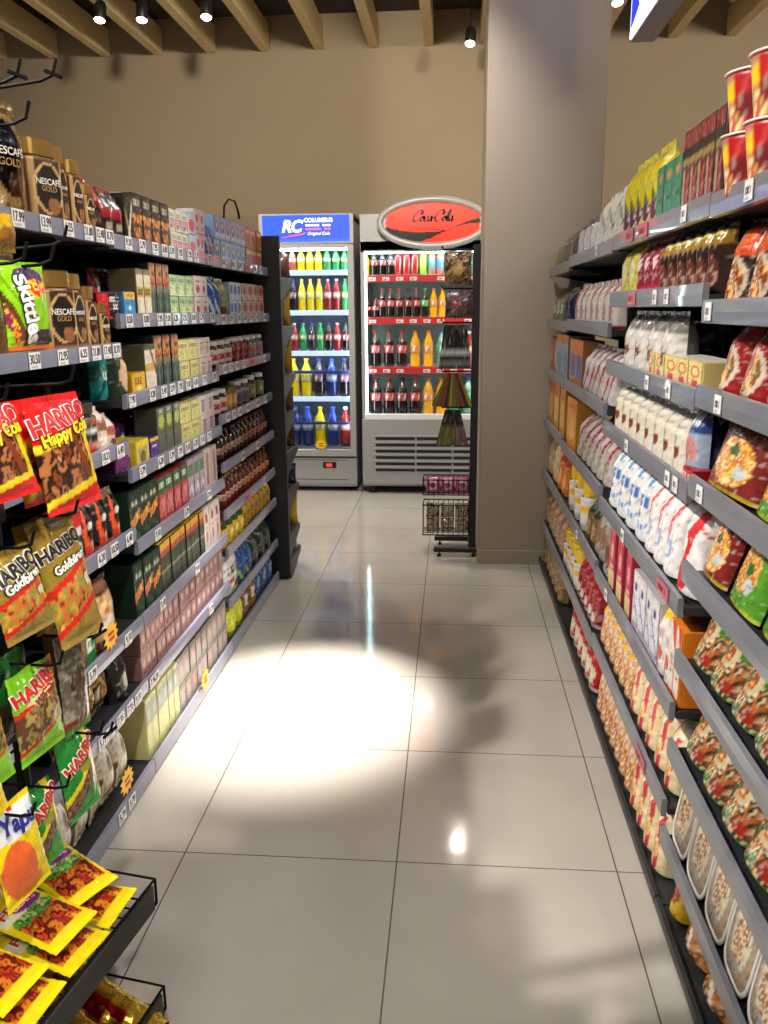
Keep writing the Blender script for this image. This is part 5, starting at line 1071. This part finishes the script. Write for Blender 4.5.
# local frame: x along t, -y outwards; origin t=-.25, off=.26
p = MB()
for x in (-.36, .26): p.tube([(x, 0, .0), (x, 0, 1.95)], .012, M_WIRE)
p.tube([(-.36, 0, 1.95), (.26, 0, 1.95)], .012, M_WIRE)
obj('upright_frame', p, so_)
p = MB()
for k in range(13): p.tube([(-.34+.049*k, 0, .1), (-.34+.049*k, 0, 1.93)], .0028, M_WIRE, 5)
for k in range(19): p.tube([(-.35, .004, .12+.1*k), (.255, .004, .12+.1*k)], .0028, M_WIRE, 5)
obj('wire_grid', p, so_)
p = MB()
for x in (-.36, .26): p.box(x-.02, -.24, 0, x+.02, .012, .03, M_BLACK)
obj('foot', p, so_)
def hook(t, z, off_tip=.05, tip=.03, bar=False):
    p = MB(); x = t+.25; y1 = -(.26-off_tip)
    p.tube([(x, 0, z), (x, y1+.02, z+.012), (x, y1, z+.018), (x, y1-.008, z+.018+tip*.7)], .0024, M_WIRE)
    if bar: p.box(x-.02, y1-.003, z+.017, x+.02, y1+.001, z+.022, M_WIRE)
    obj('hook', p, so_)
for t_, z_, b_ in ((-.01, 1.80, True), (-.09, 1.78, True), (-.17, 1.80, True), (-.08, 1.73, False), (-.02, 1.575, True), (-.115, 1.545, False), (-.055, 1.545, False), (-.035, 1.372, False), (-.185, 1.358, False), (-.057, 1.17, False), (-.165, 1.148, False), (-.28, 1.16, False), (-.13, .95, False), (-.025, .955, True), (-.26, .97, False), (-.045, .79, False), (-.145, .748, False), (-.228, .752, False), (-.31, .78, False), (-.02, .775, True), (-.34, 1.37, False)):
    hook(t_, z_, bar=b_)
def hbag(t0, t1, zt, zb, a, back, texts, label, off=.06, tilt=8, d=.032, seed=1, n=(40, 54), name='sweets_bag', roll=0, grp=None):
    w, h = t1-t0, (zt-zb)/math.cos(R(tilt))
    me, S = pouch(w, h, d, a, back, n, M_FILM, seal=.06, seed=seed, wr=.10)
    kids = []
    for tx in texts:
        txt, sz, x, z, c, o, rot, sh, bd = tx
        for col, bo, lift in ((o, bd+.0016, .0010), (c, bd, .0022)):
            if col is None: continue
            l = letters(txt, sz, ink(col), shear=sh, bold=bo, ext=.0002); l.transform(Matrix.Rotation(-R(rot), 4, 'Y'))
            for v in l.vertices:
                v.co.x += x*w; v.co.z += z*h; v.co.y += S(v.co.x, v.co.z)-lift
            kids.append(('lettering', l))
    p = SP((t0+t1)/2, off, zb)
    return place(name, (me, kids), p, R(80), label, 'sweets', grp, tilt=-R(tilt))
win = lambda pal, s=1, sc=6: blot(pal, sc, s)
cola_a = art('c81418', ('d', -.14, 1, .53, .60, 'e8d020'), ('r', 0, 0, 1, .0, 'c81418'), ('d', -.14, 1, .08, .53, win(['4a2214', '7a3c1e', '2a120c', 'a8683c', '3a1a10', 'c89a6a'], 2, 5)), ('d', 1, .12, .9, 1.2, 'e0c81c'), ('d', 1, .45, .84, .96, '7a3418'), ('d', -.14, 1, .05, .12, 'e8d020'), ('d', -.14, 1, -.3, .05, 'd01418'), ('r', 0, .62, .06, 1, 'a80f14'), ('d', -.14, 1, .60, 2, 'd01a1c'), busy=.22)
HT = lambda c='f2ece8', o='c81418', z=.77, sz=.036, rot=6: ('HARIBO', sz, .0, z, c, o, rot, 0, .0014)
hbag(-.106, .033, 1.366, 1.19, cola_a, 'b01418', [('HARIBO', .040, .02, .79, 'c02020', 'f2ece8', 8, 0, .0008), ('Happy Cola', .026, .03, .665, 'f0d828', '5a0c0c', 8, .1, .0008)], 'red cola sweets bag hanging in front of the dark coffee jars', seed=2, tilt=10)
hbag(-.256, -.118, 1.366, 1.235, cola_a, 'b01418', [('HARIBO', .040, .02, .79, 'c02020', 'f2ece8', 8, 0, .0008), ('Happy Cola', .026, .03, .665, 'f0d828', '5a0c0c', 8, .1, .0008)], 'second red cola sweets bag, half cut off by the photo edge', seed=5, tilt=16)
hbag(-.100, .036, 1.362, 1.20, cola_a, 'b01418', [], 'red cola sweets bag hidden behind the front one', seed=8, tilt=6, off=.105, n=(20, 26))
gold_a = art('8a7224', ('d', -.2, 1, .40, .46, 'c02018'), ('d', -.2, 1, .14, .40, win(['a8442a', 'c88a2c', '7a8a3a', 'c8602a', '6a3a1c', 'd8b84a'], 4, 7)), ('d', 1, .0, .88, 1.1, 'd0b01c'), ('d', -.2, 1, .08, .14, 'c02018'), ('d', -.2, 1, -1, .08, '8f7830'), ('e', .86, .44, .08, .05, 'c8c4b8'), ('r', 0, .92, 1, 1, '7a6420'), busy=.22)
gt = [('HARIBO', .030, -.02, .76, '1c1810', 'e8e4dc', 10, 0, .001), ('Goldbären', .019, .03, .62, 'e8e4dc', '1c1810', 10, .1, .0006)]
hbag(-.107, .006, 1.177, .975, gold_a, '8a7224', gt, 'gold sweets bag hanging below the red cola bag', seed=3, tilt=13)
hbag(-.224, -.116, 1.155, 1.03, gold_a, '8a7224', gt, 'gold sweets bag cut off by the photo edge', seed=6, tilt=16)
hbag(-.105, .0, 1.172, .995, gold_a, '8a7224', [], 'gold sweets bag behind the front gold one', seed=11, tilt=8, off=.105, n=(20, 26))
hbag(-.20, -.10, 1.36, 1.18, art('3a3028', ('r', .1, .2, .9, .8, win(['3a2c20', '5a4630', '241a12'], 4)), ('r', 0, .85, 1, 1, '5a4a34')), '3a3028', [], 'dull dark sweets bag behind the gap between the red bags', seed=12, tilt=3, off=.14, n=(20, 26))
grn_a = art('7ac81c', ('d', -.22, 1, .54, .60, 'c82420'), ('d', -.22, 1, .18, .54, win(['6a5030', '8a7a4a', '5a3a24', 'a08a4a', '7a4a3a'], 2, 5)), ('d', 1, 0, .9, 1.1, 'd0b020'), ('d', -.22, 1, .11, .17, 'b82420'), ('d', -.22, 1, -1, .11, '7ac81c'), ('e', .5, .66, .3, .04, 'd8d0a0'), busy=.22)
hbag(-.190, -.084, .96, .815, grn_a, '5a9a14', [('HARIBO', .029, .0, .80, 'c02420', 'f0ead8', 12, 0, .001), ('Würmis', .016, .08, .67, '8a2a1c', 'e0d8a8', 12, .1, .0006)], 'lime green sweets bag hanging below the gold bags', seed=4, tilt=5, off=.09)
hbag(-.33, -.205, .965, .82, grn_a, '5a9a14', [], 'lime green sweets bag at the photo edge', seed=14, tilt=8, off=.09, n=(20, 26))
hbag(-.20, -.09, .975, .83, art('1f5a24', ('r', 0, 0, 1, .5, '3a3020')), '1f4a1c', [], 'dark green sweets bag behind the lime green one', seed=15, tilt=2, off=.14, n=(16, 20))
clr = art('6a6454', ('d', .3, 1, .1, .3, '9a9484'), ('d', .3, 1, .62, .68, 'b0aa9a'), ('r', 0, 0, 1, .16, 'a02a20'), ('r', 0, .0, 1, .08, '4a8a2a'), ('e', .5, .5, .3, .2, '4a3a2a'))
hbag(-.07, .0, .975, .80, clr, '5a5444', [], 'clear crinkled sweets bag beside the lime green one', seed=16, tilt=2, off=.10, n=(24, 30))
dg_a = art('1c7a2c', ('d', -.5, 1, .22, .30, 'd8c820'), ('d', -.5, 1, .0, .22, win(['5a4434', '7a5c44', '4a382c', '8a6a50'], 3, 5)), ('d', 1, .2, .92, 1.1, 'd8b820'), ('d', -.5, 1, -1, -.02, '2a9a34'), ('e', .62, .58, .2, .06, '8a8a2c'), busy=.22)
dt = [('HARIBO', .026, .06, .74, 'b8282c', 'f0ead8', 22, 0, .0009)]
hbag(-.098, -.008, .800, .655, dg_a, '1c6a2c', dt, 'dark green sweets bag hanging nearest the spotted white bag', seed=7, tilt=6, off=.09)
hbag(-.19, -.104, .755, .615, dg_a, '1c6a2c', dt, 'dark green sweets bag hanging above the basket', seed=9, tilt=6, off=.10)
yel_a = art('e8d014', ('e', .5, .82, .62, .17, 'dfe2ea'), ('e', .35, .34, .34, .30, 'd8602a'), ('e', .5, .12, .3, .1, 'd8702c'), ('r', 0, .94, 1, 1, 'e8d014'), ('e', .55, .93, .07, .02, 'c8202c'), busy=.22)
hbag(-.272, -.172, .775, .625, yel_a, 'c8b010', [('Yapu', .036, .04, .80, '1c2c84', None, -8, .1, .001)], 'yellow and white sweets bag with blue writing', seed=10, tilt=10, off=.075)
hbag(-.34, -.245, .93, .79, yel_a, 'c8b010', [], 'yellow sweets bag above the blue-lettered one', seed=17, tilt=10, off=.075, n=(24, 30))
sk_a = art('8ac814', ('e', .55, .80, .36, .14, '4a3050'), ('e', .62, .70, .32, .10, blot(['e8801c', 'd8301c', 'f0c020', '7a2a5a'], 7, 3)), ('d', 1.4, 1, .28, .66, win(['c83018', 'e89018', '8a2a4a', 'e8c020', '3a7a2a'], 2, 8)), ('d', 1.4, 1, .52, .66, '5a3a1c'), ('e', .75, .14, .3, .10, '3a2a34'), ('r', 0, 0, 1, .05, 'd8661c'), ('r', 0, .93, 1, 1, '7ab814'), busy=.22)
hbag(-.110, -.008, 1.562, 1.436, sk_a, '6aa814', [('Skittles', .034, -.12, .46, 'f2f2f2', '1c3a1c', -80, 0, .0012)], 'bright green fruit sweets bag hanging in front of coffee jars', seed=20, tilt=3, off=.095)
hbag(-.105, -.04, 1.63, 1.575, art('b08a14', ('r', .1, .1, .9, .6, '8a5a1c')), '9a7a14', [], 'small mustard yellow sweets bag above the bright green one', seed=21, tilt=0, off=.12, n=(14, 14))
# baskets
for bi, zt in enumerate((.5, .27)):
    p = MB(); x1 = .25; x0 = -.30; h_ = .05
    p.tube([(x1, 0, zt), (x1, -.26, zt), (x0, -.26, zt), (x0, 0, zt)], .0026, M_WIRE, 6)
    p.tube([(x1, 0, zt-h_), (x1, -.26, zt-h_), (x0, -.26, zt-h_), (x0, 0, zt-h_)], .0024, M_WIRE, 6)
    p.tube([(x1, -.26, zt), (x1, -.26, zt-h_)], .0026, M_WIRE, 6)
    for k in range(23):
        x = x0+(x1-x0)*k/22; p.tube([(x, 0, zt-h_), (x, -.26, zt-h_)], .0018, M_WIRE, 5)
    for y in (-.06, -.13, -.2): p.tube([(x0, y, zt-h_-.003), (x1, y, zt-h_-.003)], .0022, M_WIRE, 5)
    bo = obj('basket', p, so_)
    p = MB(); p.box(x0, -.264, zt-h_-.004, x1-.012, -.258, zt-.004, flat('dark_price_strip', '24231f', rough=.5)); obj('front_strip', p, bo)
fr_a = art('dcc814', ('r', .08, .14, .92, .50, win(['8a1c14', 'b83a1c', '5a1410', 'c8701c', '9a2a1c', 'd8a020'], 2, 6)), ('e', .5, .54, .42, .10, blot(['3f8a2c', 'a8b86a', '2a6a2a', '5a9a3a', '4a3a2a'], 8, 2)), ('r', .04, .60, .5, .82, 'd8d0b0'), ('e', .62, .70, .3, .10, '7a2a7a'), ('r', 0, .90, 1, 1, 'd0bc14'), ('r', 0, 0, 1, .06, 'e8d81c'), busy=.22)
def at(u, v, z):
    d = fw+rt*((u-384)/CF)+up*((512-v)/CF); return CO+d*((z-CO.z)/d.z)
fk = pouch(.104, .165, .022, fr_a, 'c8b414', (40, 54), M_FILM, seed=31, wr=.12, seal=.07)
fkids = []
for col, bo, lf in (('f0ead8', .0022, .001), ('b8201c', .0008, .002)):
    l = letters('FRUIT', .029, ink(col), bold=bo, ext=.0002, shear=.1)
    for v in l.vertices: v.co.x -= .002; v.co.z += .122; v.co.y += fk[1](v.co.x, v.co.z)-lf
    fkids.append(('lettering', l))
for k, (x, y, z, rz, tl, wh) in enumerate(((-.567, 1.222, .468, 84, 4, 'against the dark basket front, far corner'), (-.578, 1.112, .469, 76, 3, 'against the dark basket front, middle'), (-.598, 1.0, .470, 82, 4, 'against the dark basket front, nearest the camera'),
    (-.612, 1.215, .500, 64, 9, 'lying highest at the far end of basket'), (-.600, 1.118, .503, 76, 7, 'lying on the middle of the basket'), (-.625, 1.0, .500, 78, 7, 'lying on the near part of basket'))):
    o = place('fruit_sweets_bag', (fk[0], fkids), (x, y, z), 0, f"yellow fruit gummies bag {wh}", 'sweets', 'yellow fruit gummies bags in the upper basket')
    o.rotation_euler = (R(-90+tl), 0, R(rz))
hbag(-.24, -.12, .60, .47, art('b8a818', ('r', .1, .1, .9, .9, '8a7c1c')), 'a89818', [], 'dull yellow bag standing at the back of the basket', off=.22, tilt=4, seed=33, n=(14, 18))
def stick_pack(w, h, seed):
    b = MB()
    def P(u, v):
        a = 2*PI*u; r = w/2*(1 if .07 < v < .93 else .8)*(1+.12*noise.noise(Vector((math.cos(a)*3, math.sin(a)*3+seed, v*14))))
        return (r*math.cos(a), r*.55*math.sin(a), v*h)
    b.grid(P, 24, 30, lambda u, v: hx('a8161c') if .08 < (u*2) % 1 < .35 and .1 < v < .8 else hx('c8a23c'), M_FOIL)
    return b.mesh('pack', True)
sk = stick_pack(.055, .21, 3)
for k, (u, v, z, rz) in enumerate(((84, 995, .245, 60), (101, 1000, .245, 66), (66, 1022, .24, 58), (116, 1012, .235, 70))):
    o = place('wafer_stick', (sk, []), at(u, v, z), 0, f"gold and red foil stick pack, {ORD[k]} of those lying in the lower basket", 'sweets', 'foil stick packs in the lower basket')
    o.rotation_euler = (R(-80), 0, R(rz)); o.location = at(u, v, z)-Matrix.Rotation(R(rz), 3, 'Z') @ Vector((0, .105, 0))

# yellow star cards clipped to the coffee-side shelves
for (bay, i, u, zz, ds) in (('coffee', 4, 112, .60, 'yellow star price card beside the beige chocolate pouch'), ('coffee', 6, 128, .13, 'yellow star price card in front of the bottom-shelf sweets bags'), ('tea', 7, 206, .085, 'yellow star price card on the bottom rail below grey-pink boxes')):
    X = LV[bay][0]; y = along(u, X+.02, zz)
    o = thing('price_card', ds, 'price card', (X+.018, y, zz), R(90), 'yellow star price cards')
    me = star(.036, .052, 11, M_CARTON, 'f0b818'); obj('card', me.mesh('card', recalc=True), o); p = MB(); p.box(-.006, .002, -.04, .006, .006, .0, M_PLAST, 'd0d0d0'); obj('clip', p, o)
    p = MB(); p.box(-.02, -.0012, .004, .018, -.0004, .012, ink('b02a14')); p.box(-.016, -.0012, -.014, .02, -.0004, -.004, ink('b02a14')); obj('small_print', p, o)

# ------------------------------------------------------------------ hanging lit sign
sg = thing('illuminated_sign', 'blue and white lit box sign hanging beside the column top', 'sign', (.83, 4.5, 2.72), 0)
M_LITW = flat('lit_white_face', 'eceeff', emit=4, var=0); M_LITB = flat('lit_blue_face', '1420c8', emit=3, var=0); M_HOUS = flat('sign_housing', '9a94a0', rough=.4)
p = MB(); p.box(0, -1.15, 0, .11, 0, .55, M_HOUS); obj('housing', p, sg)
p = MB(); p.box(-.006, -1.14, .012, -.001, -.01, .54, M_LITW); obj('lit_face', p, sg)
p = MB(); p.poly([(-.0075, -.03, .04), (-.0075, -.22, .10), (-.0075, -.10, .22), (-.0075, -.03, .52)], M_LITB, '1420c8', (-.001, 0, 0)); obj('blue_patch', p.mesh('blue_patch', recalc=True), sg)
p = MB(); p.poly([(-.0075, -.55, .06), (-.0075, -1.1, .06), (-.0075, -1.1, .5), (-.0075, -.7, .46)], M_LITB, '1420c8', (-.001, 0, 0)); obj('blue_patch', p.mesh('blue_patch', recalc=True), sg)
p = MB(); p.tube([(.05, -.2, .55), (.05, -.2, CZ-2.72)], .006, M_WIRE); p.tube([(.05, -.95, .55), (.05, -.95, CZ-2.72)], .006, M_WIRE); obj('hanger', p, sg)

# ------------------------------------------------------------------ ceiling spot lamps on tracks
M_BULB = flat('lamp_lens', 'fff4e0', emit=25, var=0)
def lamp(x, y, z, target, watt, size=60, blend=.5, rad=.04, col=(1, .9, .76), label=None):
    d = (Vector(target)-Vector((x, y, z))).normalized()
    t = thing('track_spotlight', label, 'spotlight', (x, y, z))
    q = Vector((0, 0, -1)).rotation_difference(d).to_matrix().to_4x4()
    p = MB(); p.lathe([(.036, -.0), (.040, .005), (.040, .10), (.03, .125), (.012, .13)], M_BLACK, '161616', n=20); m = p.mesh('lamp_body', True)
    m.transform(Matrix.Scale(1, 4)); m.transform(q @ Matrix.Translation((0, 0, 0))); obj('lamp_body', m, t)
    p = MB(); p.lathe([(.001, -.012), (.02, -.010), (.034, -.004), (.036, .002)], M_BULB, 'fff4e0', n=20); m = p.mesh('lens'); m.transform(q); obj('lens', m, t)
    p = MB(); p.tube([tuple(-d*.1), tuple(-d*.1+Vector((0, 0, .08))), (-d.x*.1, -d.y*.1, CZ-z-.02)], .008, M_BLACK); p.box(-d.x*.1-.03, -d.y*.1-.06, CZ-z-.05, -d.x*.1+.03, -d.y*.1+.06, CZ-z, M_BLACK); obj('stem', p, t)
    L = bpy.data.lights.new('lamp', 'SPOT'); L.energy = watt; L.spot_size = R(size); L.spot_blend = blend; L.shadow_soft_size = rad; L.color = col
    lo = bpy.data.objects.new('lamp_light', L); C.objects.link(lo); lo.parent = t; lo.location = d*.012; lo.rotation_euler = d.to_track_quat('-Z', 'Y').to_euler()
WARM = (1, .87, .70); NEU = (1, .94, .86)
# those the photograph shows
lamp(-2.47, 6.25, 3.45, (-2.6, 5.2, 0), 150, 110, label='leftmost lit ceiling spotlight, close to the back wall')
lamp(-2.18, 6.28, 3.45, (-2.2, 5.4, 0), 150, 110, label='second lit ceiling spotlight from the left, by the back wall')
lamp(-1.72, 6.27, 3.45, (-1.6, 5.2, 0), 150, 110, label='third lit ceiling spotlight from the left, by the back wall')
lamp(.10, 6.95, 3.42, (-.1, 5.6, 0), 18, 100, rad=.02, label='lit spotlight seen at the left edge of the column')
lamp(1.06, 6.28, 3.45, (1.2, 5.2, 0), 150, 110, label='lit spotlight seen past the right edge of the column')
# out-of-view spots: some read off floor light, the rest added for shelves and wall
SP_ = [(-.10, 4.55, 3.5, (-.58, 2.93, 0), 3000, 20, 1., NEU), (-2.05, .9, 3.5, (.5, 1.75, .45), 560, 50, .5, NEU), (-2.05, 3.0, 3.5, (.5, 3.0, .7), 200, 55, .6, NEU),
       (1.7, 1.6, 3.5, (-1., 1.9, 1.0), 270, 55, .6, NEU), (1.7, 3.4, 3.5, (-1., 3.4, 1.0), 250, 60, .6, NEU), (.0, .0, 3.5, (-.7, 1.3, .9), 240, 44, .6, NEU),
       (-.3, 4.0, 3.5, (-.3, 6.2, .3), 200, 80, .8, NEU), (-.6, 3.4, 3.5, (-1.5, 7.5, 2.6), 430, 80, .9, WARM), (2.6, 2.8, 3.5, (2.0, 7.5, 2.6), 520, 80, .9, WARM)]
for k, (x, y, z, tg, w, s, bl, c) in enumerate(SP_):
    lamp(x, y, z, tg, w, s, bl, rad=.13 if c == WARM else .04, col=c, label=f"unseen black ceiling track spotlight, {ORD[k]} of those above and behind the camera")
# unseen fill panels, added to lift the overall light
for k, (x, y) in enumerate(((-.3, -1.2), (-3.2, .6), (2.9, .6))):
    t = thing('fill_light_panel', f"unseen white fill light panel, added {['behind the camera', 'over the aisle beyond the coffee shelving', 'over the aisle beyond the noodle shelving'][k]}", 'ceiling light', (x, y, 3.56))
    p = MB(); p.box(-.62, -.32, 0, .62, .32, .03, M_WHITE); obj('frame', p, t)
    p = MB(); p.box(-.6, -.3, -.004, .6, .3, .001, flat('fill_panel_diffuser', 'fff6ea', emit=1.5, var=0)); obj('diffuser', p, t)
    L = bpy.data.lights.new('panel', 'AREA'); L.shape = 'RECTANGLE'; L.size = 1.2; L.size_y = .6; L.energy = 62; L.color = (1, .95, .88)
    lo = bpy.data.objects.new('fill_panel_light', L); C.objects.link(lo); lo.parent = t; lo.location = (0, 0, -.01)

# ------------------------------------------------------------------ camera, world, view
cam = bpy.data.cameras.new('camera'); co_ = bpy.data.objects.new('camera', cam); C.objects.link(co_)
cam.sensor_fit = 'VERTICAL'; cam.sensor_height = 24; cam.lens = CF*24/1024; cam.clip_start = .02
m = Matrix((rt, up, -fw)).transposed().to_4x4(); m.translation = CO; co_.matrix_world = m
bpy.context.scene.camera = co_
w = bpy.data.worlds.new('world'); bpy.context.scene.world = w; w.use_nodes = True
w.node_tree.nodes['Background'].inputs[0].default_value = (.02, .02, .02, 1)
sc = bpy.context.scene
sc.view_settings.view_transform = 'Standard'; sc.view_settings.look = 'None'; sc.view_settings.gamma = 1; sc.view_settings.use_curve_mapping = False
sc.view_settings.exposure = 0.25
sc.cycles.use_denoising = True; sc.cycles.max_bounces = 8; sc.cycles.diffuse_bounces = 4; sc.cycles.glossy_bounces = 4; sc.cycles.transparent_max_bounces = 12
sc.cycles.sample_clamp_indirect = 6; sc.cycles.caustics_reflective = False; sc.cycles.caustics_refractive = False
for k, v in USED.items():
    if v > 1: print('DUPLICATE LABEL', v, k)
